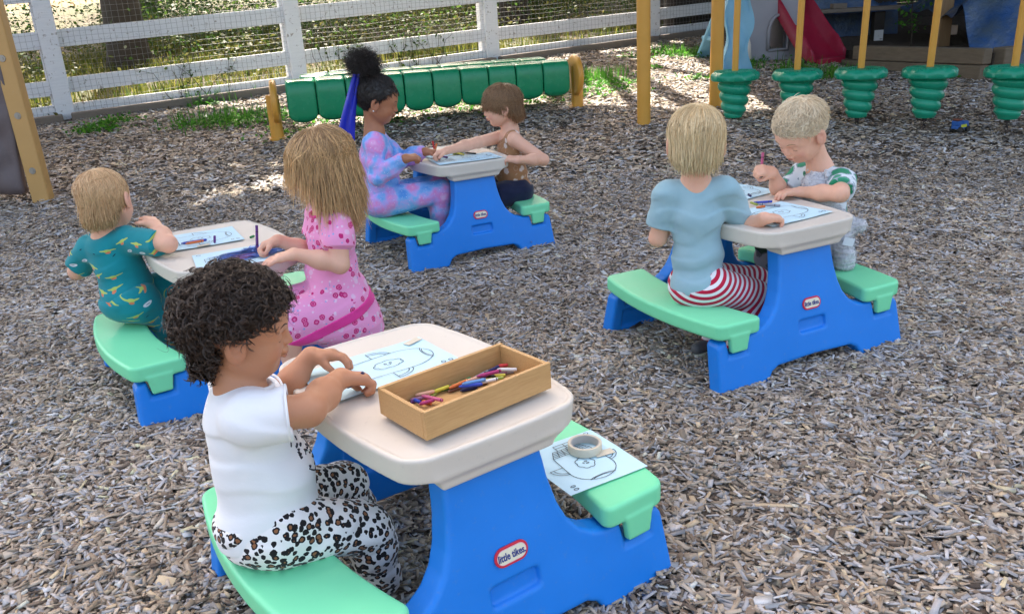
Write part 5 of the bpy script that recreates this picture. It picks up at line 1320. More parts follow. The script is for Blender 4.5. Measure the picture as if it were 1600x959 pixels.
# printed animal face on the shirt front, built from small inked patches lying on the cloth
def shirt_print():
    f, l, up = K.frame(); c = K.J['pel']+up*.130-l*.016; q_ = random.Random(8); gar = shirt(K, .010, .66, -.012, seed=3, wr_amp=.0036, bulge=.002)
    def cast(a, b):
        P_ = np.array([c+f*x+l*a+up*b for x in np.linspace(.18, 0, 160)]); d = sdf_eval(gar, P_); i = int(np.argmax(d < .0006)); return P_[i]-K.base if d[i] < .0006 and i > 0 else None
    m = MB()
    def stroke(pts, w_):
        run = []
        for a, b in list(pts)+[(9, 9)]:
            p = cast(a, b) if a < 5 else None
            if p is not None and (not run or np.linalg.norm(p-run[-1]) < .014): run.append(p); continue
            if len(run) > 1: m.tube(run, w_, 5)
            run = [p] if p is not None else []
    th = np.linspace(-2.6, .6, 18); stroke([(-.012+.040*math.cos(t_), .0+.036*math.sin(t_)) for t_ in th], .0017)
    for ex_ in (-.034, .02): stroke([(ex_+.012*math.cos(t_), .036+.014*math.sin(t_)) for t_ in np.linspace(0, 3.2, 9)], .0016)
    for _ in range(26):
        a, b = q_.uniform(-.048, .028), q_.uniform(-.032, .03)
        if ((a+.012)/.038)**2+(b/.034)**2 < 1: p = [(a+.0018*math.cos(t_), b+.0018*math.sin(t_)) for t_ in (0, 2, 4)]; stroke(p, .0024)
    stroke([(-.03, .004), (-.024, .009), (-.016, .006)], .0012); stroke([(-.004, .006), (.003, .009), (.009, .004)], .0012); stroke([(-.014, -.010), (-.009, -.014), (-.002, -.010)], .002)
    m.build('animal_print', MAT['ink'], K.o)
shirt_print()
# curls
thrA = thr_fn(.056, -.012, -.062); q = np.random.default_rng(5)
def curl_starts(thr, n, lift, seed, mn=None):
    q_ = np.random.default_rng(seed); u = q_.normal(0, 1, (n*4, 3)); u /= np.linalg.norm(u, axis=1)[:, None]; P_ = np.array([-.012, 0, .030])+u*(np.array([.094, .078, .080])+lift*q_.uniform(0, 1, n*4)[:, None]); ok = P_[:, 2] > thr(P_[:, 0], P_[:, 1]); return P_[ok][:n], u[ok][:n]
hm = hair_mat('curly_dark_hair', (.014, .009, .006), (.07, .038, .022), .4)
ear_ok = lambda P_: ~((np.abs(P_[:, 0]-.0) < .030) & (P_[:, 2] < .016)) & ~((P_[:, 0] > .030) & (P_[:, 2] < .035))
parts = [cap_part(H, lambda x, y: np.where((x > -.035) & (x < .03), .02, np.where(x >= .03, .05, -.06)), .008, .1)]
for n_, lf_, ln_, rd_, tn_, w_, sd_ in ((1700, .012, .020, .0072, 1.5, .00065, 5), (1000, .020, .022, .0068, 1.8, .00061, 15), (260, .022, .030, .0080, 2.2, .0005, 25)):
    st, dr = curl_starts(thrA, n_, lf_, sd_); k_ = ear_ok(st); parts.append(curls(H, st[k_], dr[k_]+np.array([-.25, 0, 0]), ln_, rd_, tn_, 18, w_, sd_+1, .5, lock=6 if w_ > .0006 else 1))
qn_ = np.random.default_rng(77); st = np.stack([-.062+qn_.uniform(-.02, .025, 420), qn_.uniform(-.05, .05, 420), qn_.uniform(-.085, -.045, 420)], 1); parts.append(curls(H, st, np.tile(np.array([-.8, 0, -.5]), (420, 1)), .018, .0070, 1.5, 18, .0009, 78, .5, lock=6))
hair_obj(K, parts, hm)
for s_ in 'RL':
    S_, E_ = K.J['sh'+s_], K.J['el'+s_]; c_ = S_+(E_-S_)*.64-K.base; d_ = nrm_(E_-S_); a_ = nrm_(np.cross(d_, (0, 0, 1))); b_ = np.cross(d_, a_); m = MB(); m.tube([c_+(a_*math.cos(t_)+b_*math.sin(t_))*(.0375*K.lim+.0115) for t_ in np.linspace(0, 2*math.pi, 33)], .0028, 6, False); m.build('sleeve_hem', white, K.o, True)
# ------------------------------------------------ girl with the hair puff, far table
K = Kid('girl with a high curly hair puff, blue ribbon and tie dye pyjamas', atz(592, 336, .24), 4, 0, 1.16); KID['BL'] = K
K.j('pel', 592, 312, 0); K.j('nk', 585, 207, .02); K.j('hd', 590, 158, .045); auto(K, 15, .085)
K.J['wrR'] = atz(633, 248, .55); K.j('elR', 590, 277, .02, -.13); K.J['wrL'] = atz(664, 237, .55); K.J['elL'] = ik(K.J['shL'], K.J['wrL'], .17, .15, (0, .2, -1)); legs(K, .27, .23, -.02, .02, .02)
K.J['knR'] = np.array(yy(690, 300, K.S[1]+.00)); K.J['anR'] = K.J['knR']+np.array([-.03, .04, -.22]); K.J['knL'] = np.array(yy(684, 290, K.S[1]+.14)); K.J['anL'] = K.J['knL']+np.array([-.02, .04, -.22]); K.chk()
H = Head(K.J['hd'], (.93, .04, -.30), 1.04)
K.body(H, SKIN_DARK, .0030, hands=[dict(side='R', d=(.95, .2, .05), n=(0, .3, -1), curl=1.25, thumb=(.4, .7, .8), s_=1.15), dict(side='L', d=(.9, .1, -.1), n=(0, -.1, -1), curl=.8, s_=1.15)], brow=(.03, .015, .01), lips=(.25, .08, .07), cheek=(.30, .11, .06))
def tiedye(t):
    c = t.coord(); n = t.noise(c, 11, 3, .5); n2 = t.noise(c, 55, 3, .6); base = t.ramp(n.outputs[0], [(.36, (.10, .30, .72)), (.46, (.22, .42, .80)), (.53, (.52, .36, .75)), (.62, (.70, .25, .56)), (.72, (.75, .45, .70))]); sp_ = t.ramp(n2.outputs[0], [(.60, (0, 0, 0)), (.72, (1, 1, 1))]); v = t.vor(c, 60); dot = t.math('LESS_THAN', v.outputs['Distance'], .10)
    return t.mix(dot, t.mix(t.math('MULTIPLY', sp_, .4), base, (.75, .72, .85)), (.85, .85, .92))
td = fabric('tie_dye_cotton', tiedye)
K.garment('pyjama_top', shirt(K, .009, long=True, hem=-.03, seed=9, wr_amp=.003, neck=.036), td, .0038); K.garment('pyjama_pants', pants(K, .009, seed=8, waist=.02), td, .0038); ring_collar(K, .040, .004, td)
thrB = thr_fn(.060, -.004, -.060); hm2 = hair_mat('puffy_black_hair', (.008, .006, .005), (.03, .02, .015), .5)
wh = nrm_((-.34, 0, .80)); parts = [cap_part(H, thrB, .009, .1), strands(H, thrB, 3600, .11, wh, 3, .0013, .022, 0, away=-1., wave=.003, stopmargin=.01, jit=.3, clump=.2)]
pc = np.array([-.050, 0, .030])+wh*.128; q_ = np.random.default_rng(4); u = q_.normal(0, 1, (2600, 3)); u /= np.linalg.norm(u, axis=1)[:, None]
parts.append(curls(H, pc+u*np.array([.046, .046, .036])*q_.uniform(.0, 1, 2600)[:, None], u, .060, .0055, 3.0, 20, .0012, 5, .1))
hair_obj(K, parts, hm2)
# ribbon hanging from the puff
def ribbon():
    m = MB(); a0 = H.w(np.array([-.075, -.02, .085]))-K.base; n = 16; vs_ = []; 
    for i in range(n+1):
        t_ = i/n; p = a0+np.array([-.035-.085*t_-.02*math.sin(t_*2), -.03+.02*t_, .03-.36*t_]); w_ = .018+.032*t_
        for k in range(7): s = (k/6-.5)*2; vs_.append(p+np.array([s*w_, .012*math.sin(s*6+t_*3)-.01*t_, 0]))
    f = [(i*7+k, (i+1)*7+k, (i+1)*7+k+1, i*7+k+1) for i in range(n) for k in range(6)]; N_ = len(vs_); back = [v+np.array([0, .003, 0]) for v in vs_]
    m.add(vs_+back, f+[tuple(N_+k for k in q_[::-1]) for q_ in f]); m.build('ribbon', NT('royal_blue_satin').set((.008, .02, .42), .4), K.o, True)
    m = MB(); e = H.w((-.004, -.084, -.040))-K.base; m.lathe([(0, .004), (.003, .003), (.004, 0), (.003, -.003), (0, -.004)], 10, e); m.build('earring', NT('earring_stud').set((.85, .85, .85), .2), K.o, True)
ribbon()
# ------------------------------------------------ boy in brown tank top, far table
K = Kid('brown haired boy in a brown sleeveless top and navy shorts reaching across the table', tl('B', .35, -.10, .235), 190, 0, 1.04); KID['BR'] = K
K.j('pel', 805, 296, 0); K.j('nk', 797, 204, .02); K.j('hd', 784, 166, .05); auto(K, 207, .09)
K.J['wrR'] = atz(700, 235, .56); K.J['elR'] = ik(K.J['shR'], K.J['wrR'], .16, .15, (0, 0, -1)); K.j('elL', 849, 250, -.06, .14); K.J['wrL'] = atz(810, 250, .485); legs(K, .17, .17, 0, .02); K.chk()
H = Head(K.J['hd'], (-.95, -.12, -.17), 1.0)
K.body(H, SKIN_PALE, .0030, hands=[dict(side='R', d=(-.95, -.1, -.15), n=(0, 0, -1), curl=.9, s_=1.15), dict(side='L', d=(-.95, .2, .15), n=(.1, .2, -1), curl=.8, thumb=(.6, .6, .2), s_=1.15)], brow=(.16, .08, .04))
def motif(t, base, blob, blob2, line, sc=30, th=.33, flecks=True):
    c = t.coord(); v = t.vor(c, sc); n = t.noise(c, sc*3.2, 2); d = t.math('ADD', v.outputs['Distance'], t.math('MULTIPLY', t.math('SUBTRACT', n.outputs[0], .5), .35)); s_ = t.n('ShaderNodeSeparateColor'); t.l(v.outputs['Color'], s_.inputs[0])
    m_ = t.math('LESS_THAN', d, th); ed = t.math('MULTIPLY', t.math('LESS_THAN', d, th+.07), t.math('GREATER_THAN', d, th)); pick = t.math('GREATER_THAN', s_.outputs[0], .5); col = t.mix(m_, base, t.mix(pick, blob, blob2)); return t.mix(t.math('MULTIPLY', ed, .6), col, line)
br_ = fabric('brown_animal_print', lambda t: motif(t, (.40, .20, .095), (.70, .58, .52), (.40, .20, .095), (.55, .36, .25), 28, .36))
f_, l_, u_ = K.frame(); L_ = np.linalg.norm(K.J['nk']-K.J['pel'])
a = K.torso(.008, .03); a.append(('i', Plane(K.J['pel']-u_*.01, -u_), .003)); a.append(('+', Fn(wrinkle(.002, 42, 4, u_, 2.2)), 0)); nk = K.J['nk']; a.append(('s', Cone(nk+u_*-.008+f_*.02, nk+u_*.2, .052, .07), .004))
for s in (-1, 1): a.append(('s', Cone(K.J['shR' if s < 0 else 'shL']+l_*s*.030+u_*.06, K.J['shR' if s < 0 else 'shL']+l_*s*.034-u_*.030, .046, .036), .004))
K.garment('tank_top', a, br_, .0035); K.garment('shorts', pants(K, .013, seed=6, waist=.02, cut=.9), fabric('navy_cotton', lambda t: t.mix(t.noise(t.coord(), 30, 3).outputs[0], (.008, .011, .035), (.016, .022, .06))), .004)
thrC = thr_fn(.024, -.016, -.076); hm3 = hair_mat('brown_hair', (.17, .08, .03), (.52, .31, .16)); sh_ = dict(whorl=(-.45, .1, .9))
parts = [cap_part(H, thr_fn(.035, -.0, -.060), .003, .15), strands(H, thrC, 6000, .2, seed=11, w_=.0009, lift=.016, grav=.4, clump=.22, jit=.12, stopmargin=.016, long_=True, outw=.1, **sh_), strands(H, thrC, 2500, .09, seed=12, w_=.0009, lift=.020, grav=.3, clump=.3, **sh_)]
hair_obj(K, parts, hm3)
# ------------------------------------------------ blond boy seen from behind, right hand table
K = Kid('blond boy in a pale blue t-shirt and red striped pants seen from behind', atz(1096, 468, .235), 82, 0, 1.03); KID['CL'] = K
K.j('pel', 1092, 444, .0); K.j('nk', 1087, 284, .02); K.j('hd', 1088, 222, .035); auto(K, 35, .091); K.wid = .90
K.j('elR', 1163, 360, .08, -.15); K.J['wrR'] = atz(1194, 341, .530); K.j('elL', 1028, 372, .03, .13); K.J['wrL'] = K.J['elL']+np.array([.05, .13, .02])
legs(K, .2, .18, .0, .02); K.J['knR'] = np.array(yy(1180, 462, K.S[1]+.06)); K.J['knL'] = np.array(yy(1178, 440, K.S[1]+.18)); K.J['anR'] = at(1150, 545, .05); K.J['anL'] = at(1112, 530, .05); K.chk()
H = Head(K.J['hd'], (.22, .93, -.27), 1.08, roll=R(2))
K.body(H, SKIN_PALE, .0028, hands=[dict(side='R', d=(.85, .45, -.12), n=(0, 0, -1), curl=.8, s_=1.1), dict(side='L', d=(.2, .95, 0), n=(0, 0, -1), curl=.4)])
pb = fabric('pale_blue_jersey', lambda t: t.mix(t.noise(t.coord(), 14, 3).outputs[0], (.25, .41, .47), (.35, .51, .56)), bump=.25)
K.garment('t_shirt', shirt(K, .011, .70, -.025, seed=13, wr_amp=.0032, neck=.041), pb, .003); ring_collar(K, .045, .004, pb)
W0 = K.J['pel']+K.frame()[2]*.06+K.lf*.02+np.array([-.02, -.10, .03])
def stripes(t):
    a = t.attr('band'); v = t.math('FRACT', t.math('MULTIPLY', a.outputs['Fac'], 44)); return t.mix(t.math('GREATER_THAN', v, .46), (.78, .74, .76), (.50, .012, .05))
K.garment('striped_pants', pants(K, .010, seed=7, waist=.0, wr_amp=.0018), fabric('red_white_stripe', stripes, bump=.1), .003, attrs={'band': (lambda v: np.linalg.norm((v-W0)*np.array([1, .35, 1]), axis=1), 'FLOAT')})
shoes(K, NT('shoe_grey').set((.10, .10, .11), .6), (-.75, -.5, 0))
for sd_ in 'RL':
    a_ = K.J['an'+sd_]; z0 = float(hz(a_[0], a_[1]))+.006; m = MB(); p = V((a_[0], a_[1], z0+.006))-V(K.base); d_ = V((-.83, -.55, 0)).normalized(); m.box(p+d_*.025, (.155, .056, .014), Matrix.Rotation(math.atan2(d_.y, d_.x), 3, 'Z')); m.build('shoe_sole', NT('white_rubber').set((.70, .70, .55), .5), K.o, bevel=.006)
thrD = thr_fn(.030, -.026, -.068); hm4 = hair_mat('blond_hair', (.78, .52, .24), (1.0, .86, .56)); 
parts = [cap_part(H, thr_fn(.035, -.02, -.070), .003, .25), strands(H, thrD, 7500, .23, whorl=(-.35, -.05, .94), seed=21, w_=.0008, lift=.014, grav=.45, clump=.12, jit=.07, stopmargin=.020, k=16, long_=True, outw=-1.4), strands(H, thrD, 2200, .23, whorl=(-.35, -.05, .94), seed=22, w_=.0008, lift=.018, grav=.4, clump=.14, jit=.09, stopmargin=.022, k=16, long_=True, outw=-1.2, start=lambda P_: P_[:, 2] > .05)]
hair_obj(K, parts, hm4)
# ------------------------------------------------ blond boy facing the camera side, right hand table
K = Kid('short haired blond boy in a green print t-shirt holding up a pink crayon', tl('C', .33, .06, .235), 208, 0, 1.02); KID['CR'] = K
K.j('pel', 1290, 372, 0); K.j('nk', 1282, 264, .03); K.j('hd', 1252, 205, .09); auto(K, 205, .095)
K.J['elL'] = np.array(atz(1313, 303, .535)); K.J['wrL'] = np.array(atz(1252, 300, .52)); K.J['wrR'] = np.array(yy(1208, 270, K.S[1]-.02)); K.J['elR'] = ik(K.J['shR'], K.J['wrR'], .13, .12, (0, 0, -1)); legs(K, .19, .18, 0, .03); K.chk()
H = Head(K.J['hd'], (-.70, -.36, -.58), 1.03, roll=R(-4))
K.body(H, SKIN_PALE, .0028, hands=[dict(side='R', d=(-.75, -.25, .25), n=(-.3, .5, -.7), curl=1.0, thumb=(.3, .8, .8), s_=1.1), dict(side='L', d=(-.97, -.05, .05), n=(0, -.1, -1), curl=.45, s_=1.15)], brow=(.35, .22, .12))
gp = fabric('green_white_print', lambda t: motif(t, (.66, .72, .76), (.02, .24, .12), (.05, .30, .18), (.05, .15, .22), 17, .40))
K.garment('t_shirt', shirt(K, .009, .72, -.02, seed=17, wr_amp=.0025, neck=.042), gp, .003); ring_collar(K, .047, .0055, NT('green_rib').set((.02, .19, .11), .8))
K.garment('pants', pants(K, .010, seed=9, waist=.02), fabric('camo_pants', lambda t: motif(t, (.30, .30, .33), (.03, .06, .04), (.12, .12, .14), (.02, .02, .02), 16, .45)), .004)
thrE = thr_fn(.060, .004, -.060); hm5 = hair_mat('ash_blond_hair', (.80, .58, .34), (1.0, .88, .66))
parts = [cap_part(H, thr_fn(.076, .028, -.035), .0015, .55), strands(H, thrE, 4600, .080, whorl=(-.55, .1, .8), seed=31, w_=.0011, lift=.012, grav=.15, clump=.14, jit=.10, stopmargin=.026, k=10, swirl=.25), strands(H, thrE, 1500, .075, whorl=(-.55, .1, .8), seed=32, w_=.0011, lift=.018, grav=.0, clump=.22, jit=.10, start=lambda P_: P_[:, 2] > .06, k=7)]
hair_obj(K, parts, hm5)
# ------------------------------------------------ toddler in teal pyjamas seen from behind, left table
K = Kid('fair haired toddler in teal printed pyjamas seen from behind at the left table', atz(203, 500, .235), 72, 0, 1.0); KID['DL'] = K
K.j('pel', 203, 468, 0); K.j('nk', 166, 366, .02); K.j('hd', 165, 313, .03); auto(K, 38, .093); K.wid = .94
K.J['elR'] = np.array(atz(263, 381, .535)); K.J['wrR'] = K.J['elR']+np.array([-.075, .10, .045]); K.j('elL', 120, 424, .04, .13); K.J['wrL'] = K.J['elL']+np.array([.06, .11, .03])
legs(K, .17, .17, .0, .02); K.J['knR'] = np.array(yy(248, 492, K.S[1]+.03)); K.J['anR'] = K.J['knR']+np.array([.06, .04, -.14]); K.chk()
H = Head(K.J['hd'], (.10, .93, -.20), .99, roll=R(-8))
K.body(H, SKIN_PALE, .0028, hands=[dict(side='R', d=(-.5, .6, .2), n=(-.4, 0, -1), curl=.8, s_=1.1), dict(side='L', d=(.3, .95, 0), n=(0, 0, -1), curl=.4)])
def teal(t):
    a = t.attr('puv'); c = t.n('ShaderNodeMapping'); t.l(a.outputs['Vector'], c.inputs[0]); c.inputs['Scale'].default_value = (.82, 1.25, 1)
    v = t.vor(c.outputs[0], 18, voronoi_dimensions='2D'); v.inputs['Randomness'].default_value = .55
    sub = t.n('ShaderNodeVectorMath', operation='SUBTRACT'); t.l(v.outputs['Position'], sub.inputs[1]); t.l(c.outputs[0], sub.inputs[0]); s_ = t.n('ShaderNodeSeparateXYZ'); t.l(sub.outputs[0], s_.inputs[0]); rc = t.n('ShaderNodeSeparateColor'); t.l(v.outputs['Color'], rc.inputs[0])
    x, y = s_.outputs[0], s_.outputs[1]; tilt = t.math('MULTIPLY', t.math('SUBTRACT', rc.outputs[1], .5), 1.2); y2 = t.math('ADD', y, t.math('MULTIPLY', x, tilt))
    e = lambda cx, cy, rx, ry: t.math('LESS_THAN', t.math('ADD', t.math('POWER', t.math('DIVIDE', t.math('SUBTRACT', x, cx), rx), 2.), t.math('POWER', t.math('DIVIDE', t.math('SUBTRACT', y2, cy), ry), 2.)), 1.)
    base = t.mix(t.noise(t.coord(), 20, 2).outputs[0], (.004, .20, .23), (.01, .26, .30))
    leaf = t.math('MAXIMUM', e(0, 0, .0095, .0068), e(0, .001, .0225, .0034)); under = e(0, -.0090, .0066, .0052); kind = t.math('GREATER_THAN', rc.outputs[0], .36)
    col = t.mix(t.math('MULTIPLY', leaf, kind), base, (.42, .52, .12)); col = t.mix(t.math('MULTIPLY', under, kind), col, (.60, .20, .10))
    k2 = t.math('MULTIPLY', t.math('LESS_THAN', rc.outputs[0], .36), t.math('GREATER_THAN', rc.outputs[0], .18)); col = t.mix(t.math('MULTIPLY', e(0, 0, .0135, .0090), k2), col, (.62, .68, .74)); col = t.mix(t.math('MULTIPLY', e(.001, 0, .0065, .0012), k2), col, (.03, .03, .04))
    k3 = t.math('LESS_THAN', rc.outputs[0], .18); return t.mix(t.math('MULTIPLY', e(0, 0, .0045, .0025), k3), col, (.004, .03, .06))
tf_ = fabric('teal_print_cotton', teal)
K.garment('pyjama_top', shirt(K, .010, .80, -.05, seed=23, wr_amp=.0026, neck=.041), tf_, .003, attrs={'puv': ((lambda v, K=K: (lambda q_, F_: np.stack([q_@F_[1]+.15*(q_@F_[0]), q_@F_[2]-.55*(q_@F_[0]), 0*q_[:, 0]], 1))(v-K.J['pel'], K.frame())), 'FLOAT_VECTOR')}); ring_collar(K, .045, .004, NT('teal_rib').set((.004, .10, .13), .8))
K.garment('pyjama_pants', pants(K, .011, seed=12, waist=.03), tf_, .0035, attrs={'puv': ((lambda v, K=K: np.stack([(v-K.J['hipR'])@K.lf, v[:, 2]-.9*v[:, 1], 0*v[:, 0]], 1)), 'FLOAT_VECTOR')})
thrF = thr_fn(.056, -.010, -.078); hm6 = hair_mat('wispy_light_brown_hair', (.62, .34, .15), (.90, .64, .36))
parts = [strands(H, thrF, 4200, .18, whorl=(-.3, 0, .95), seed=41, w_=.0009, lift=.006, grav=.3, clump=.2, jit=.10, stopmargin=.016, k=14, long_=True, outw=-1.2, start=lambda P_: np.random.default_rng(3).uniform(0, 1, len(P_)) < np.clip(1.15-(P_[:, 2]-.0)*6, .30, 1)), strands(H, thrF, 500, .06, whorl=(-.3, -.3, .95), seed=42, w_=.0009, lift=.012, grav=.0, clump=.25, jit=.2, k=7, start=lambda P_: (P_[:, 1] > .02) & (P_[:, 2] > .05)), cap_part(H, thr_fn(.07, .02, -.045), .0012, .75)]
hair_obj(K, parts, hm6)
# ------------------------------------------------ girl in the pink dress, left table
K = Kid('long haired girl in a pink flowery dress colouring with a purple crayon', atz(528, 500, .235), 207, 0, 1.04); KID['DR'] = K
K.j('pel', 530, 470, 0); K.j('nk', 512, 327, .02); K.j('hd', 502, 258, .05); auto(K, 208, .088)
K.j('elL', 531, 413, .04, .12); K.J['wrL'] = np.array(atz(461, 397, .525)); K.J['wrR'] = np.array(atz(436, 375, .535)); K.J['elR'] = ik(K.J['shR'], K.J['wrR'], .14, .135, (.3, .2, -1)); legs(K, .19, .18, 0, .02); K.chk()
H = Head(K.J['hd'], (-.86, -.26, -.38), 1.06)
K.body(H, SKIN_PALE, .0028, hands=[dict(side='L', d=(-.93, -.32, -.10), n=(0, 0, -1), curl=.18, s_=1.15), dict(side='R', d=(-.85, -.25, -.28), n=(.1, -.5, -.85), curl=.95, thumb=(.2, .8, .7), s_=1.12)], brow=(.3, .18, .1))
def flowers(t):
    c = t.coord(); v = t.vor(c, 36); s_ = t.n('ShaderNodeSeparateColor'); t.l(v.outputs['Color'], s_.inputs[0]); n = t.noise(c, 120, 2); d = t.math('ADD', v.outputs['Distance'], t.math('MULTIPLY', t.math('SUBTRACT', n.outputs[0], .5), .2)); base = (.84, .32, .56)
    red = t.math('MULTIPLY', t.math('LESS_THAN', d, .36), t.math('GREATER_THAN', s_.outputs[0], .45)); core = t.math('MULTIPLY', t.math('LESS_THAN', t.math('ABSOLUTE', t.math('SUBTRACT', d, .18)), .04), red)
    pale = t.math('MULTIPLY', t.math('LESS_THAN', d, .36), t.math('LESS_THAN', s_.outputs[0], .32)); v2 = t.vor(c, 75); s2 = t.n('ShaderNodeSeparateColor'); t.l(v2.outputs['Color'], s2.inputs[0]); blue = t.math('MULTIPLY', t.math('LESS_THAN', v2.outputs['Distance'], .28), t.math('GREATER_THAN', s2.outputs[0], .80)); wt = t.math('MULTIPLY', t.math('LESS_THAN', v2.outputs['Distance'], .30), t.math('LESS_THAN', s2.outputs[0], .25))
    col = t.mix(pale, base, (.80, .48, .66)); col = t.mix(blue, col, (.33, .36, .62)); col = t.mix(t.math('MULTIPLY', wt, .7), col, (.82, .62, .74)); col = t.mix(red, col, (.55, .02, .16)); return t.mix(core, col, (.72, .16, .36))
fl = fabric('pink_flower_cotton', flowers); f_, l_, u_ = K.frame(); hp = fabric('hot_pink_cotton', lambda t: t.mix(t.noise(t.coord(), 20, 2).outputs[0], (.72, .03, .24), (.85, .07, .36)))
skirt = [('u', Cone(K.J['pel']+u_*.01-K.lf*.01, K.J['pel']+np.array([0, 0, -.085])-K.lf*.02, .100, .125), .03), ('u', Cone(K.J['hipL']+np.array([0, 0, .004]), K.J['knL']+np.array([0, 0, -.0]), .078, .066), .04), ('u', Cone(K.J['hipR'], K.J['knR'], .075, .06), .04), ('u', Cone(K.J['hipL']-np.array([0, 0, .05]), K.J['knL']-np.array([0, 0, .05])-K.lf*.02, .075, .050), .04)]
a = shirt(K, .011, .52, .0, seed=33, wr_amp=.003, neck=.042, hemcut=False, extra=skirt)
a.insert(-1, ('i', Plane((0, 0, .165), (0, 0, -1)), .01))
# puffed sleeves
for sd_ in 'RL': S_, E_ = K.J['sh'+sd_], K.J['el'+sd_]; a.insert(6, ('u', Ell(S_+(E_-S_)*.28, (.052, .052, .050)), .015))
K.garment('dress', a, fl, .003)
ring_collar(K, .047, .0045, hp, 'collar')
dress_prims = list(a)
bpl = Plane(K.J['pel']+u_*-.012-f_*.01, nrm_(u_+f_*.30))
def band(P_): return np.maximum(sdf_eval(dress_prims, P_)-.0035, np.abs(bpl.d(P_))-.018)
K.garment('sash', [('u', Fn(band, K.J['pel']-.24, K.J['pel']+.24), 0)], hp, .0035)
thrG = thr_fn(.050, -.060, -.075); hm7 = hair_mat('long_dark_blond_hair', (.22, .115, .05), (1.0, .64, .30))
parts = [cap_part(H, thr_fn(.050, -.04, -.07), .003, .2), strands(H, thr_fn(.045, -.03, -.06), 8500, .195, whorl=(-.25, .0, .97), seed=51, w_=.00085, lift=.018, grav=.35, clump=.26, jit=.07, long_=True, fringe_cut=False, k=15, outw=1.0, wave=.0014, start=lambda P_: (P_[:, 0] < .012)), strands(H, thr_fn(.050, -.03, -.06), 1300, .085, whorl=(-.25, .0, .97), seed=52, w_=.0011, lift=.016, grav=.3, clump=.12, jit=.06, long_=True, fringe_cut=False, k=8, outw=.3, start=lambda P_: (P_[:, 0] >= .0) & (P_[:, 2] > .06))]
hair_obj(K, parts, hm7)
# ================================================================ PAPERS, CRAYONS AND TOYS ON THE TABLES
def table_yaw(t): return TB[t][2]
quad_sheet('colouring page with a printed rocket, half under the bamboo box', [(459.7, 583.8), (656.3, 527.8), (722, 562), (521.7, 632)], zt_+TZ['A'], tape=((.82, .80, .3), ))
so_, hl_, hw_ = quad_sheet('rocket colouring page lying on the right bench of the nearest table, under the tape roll', [(835.6, 709.8), (932.6, 659.8), (1002.4, 741), (862.7, 776.6)], .2325+TZ['A'], rot180=False)
s1_, hl1, hw1 = quad_sheet('colouring page in front of the toddler in teal pyjamas', [(228, 375), (361.4, 354.4), (384, 373.9), (236, 399)], zt_+TZ['D'], tape=((.1, -.96, .1), ))
s2_, hl2, hw2 = quad_sheet('colouring page scribbled over with blue crayon, under the hands of the pink dress girl', [(291.5, 400), (447, 377), (474, 397), (318, 424)], zt_+TZ['D'])
s3_, hl3, hw3 = quad_sheet('colouring page under the hand of the blond boy in blue', [(1128, 337), (1217, 315), (1306, 331), (1208, 354)], zt_+TZ['C'])
s4_, hl4, hw4 = quad_sheet('colouring page at the far side of the right table, beside the pale blue t-shirt', [(1075, 297), (1134, 281), (1211, 300), (1160, 313)], zt_+TZ['C'])
s5_, hl5, hw5 = quad_sheet('long colouring page at the front edge of the farthest table', [(664, 250), (757, 238), (793, 245.5), (690, 257.5)], zt_+TZ['B'])
s6_, hl6, hw6 = quad_sheet('colouring page at the back of the farthest table, under the children\'s hands', [(655, 243), (710, 234), (737, 239), (672, 247)], zt_+TZ['B'])
def scribble(o, mat, cx, cy, rx, ry, n, seed, name='crayon_scribble', w_=.0022, ang=.1, z=.0034):
    q_ = random.Random(seed); pts = []
    for k in range(n):
        t_ = k/n; x = cx+rx*math.sin(k*2.6+q_.uniform(-.4, .4))*q_.uniform(.6, 1); y = cy+ry*(2*t_-1)+q_.gauss(0, ry*.12); pts.append((x*math.cos(ang)-y*math.sin(ang), x*math.sin(ang)+y*math.cos(ang)))
    line_mesh([pts], w_, z).build(name, mat, o)
scribble(s2_, MAT['wax_blue'], .02, .0, hl2*.85, hw2*.55, 120, 1, w_=.0034); scribble(s2_, MAT['wax_blue'], .06, .02, hl2*.5, hw2*.6, 90, 2, z=.0036, w_=.0034); scribble(s2_, MAT['wax_pink'], -.02, -.02, hl2*.4, hw2*.3, 12, 3, z=.0038)
scribble(s1_, MAT['wax_pink'], -hl1*.72, -.02, hl1*.16, hw1*.35, 24, 4); scribble(so_, MAT['wax_pink'], -hl_*.5, hw_*.7, .012, .006, 6, 5, w_=.0012)
# tape roll standing on the bench sheet
c_ = V(atz(914, 702, .236+TZ['A'])); tr_ = empty('tape_roll', c_, 0, 'roll of masking tape lying on the bench page', 'tape roll')
m = MB(); m.lathe([(.0345, .0), (.0395, .0), (.040, .0006), (.040, .0194), (.0395, .020), (.0345, .020), (.0340, .0194), (.0340, .0006), (.0345, 0)], 56); m.build('tape', MAT['tape'], tr_, angle=R(40))
t = NT('tape_core_card'); t.set((.48, .44, .40), .5); m = MB(); m.lathe([(.0318, .0005), (.0338, .0005), (.0338, .0195), (.0318, .0195), (.0318, .0005)], 56); m.build('card_core', t.m, tr_, angle=R(40))
m = MB(); m.bar((.020, -.030, .0012), (.064, -.012, .0012), .024, .0005, (0, 0, 1)); m.build('loose_end', MAT['tape'], tr_)
def cr(label, nm, a, b, za, zb_=None, group=None, L=None, r_=.0045):
    A_, B_ = V(atz(*a, za)), V(atz(*b, za if zb_ is None else zb_)); mid = (A_+B_)/2; L_ = (A_-B_).length if L is None else L; return crayon(label, nm, CC[nm], mid, A_-B_, min(L_, .09), group, r_)
zc = HT+.0045; 
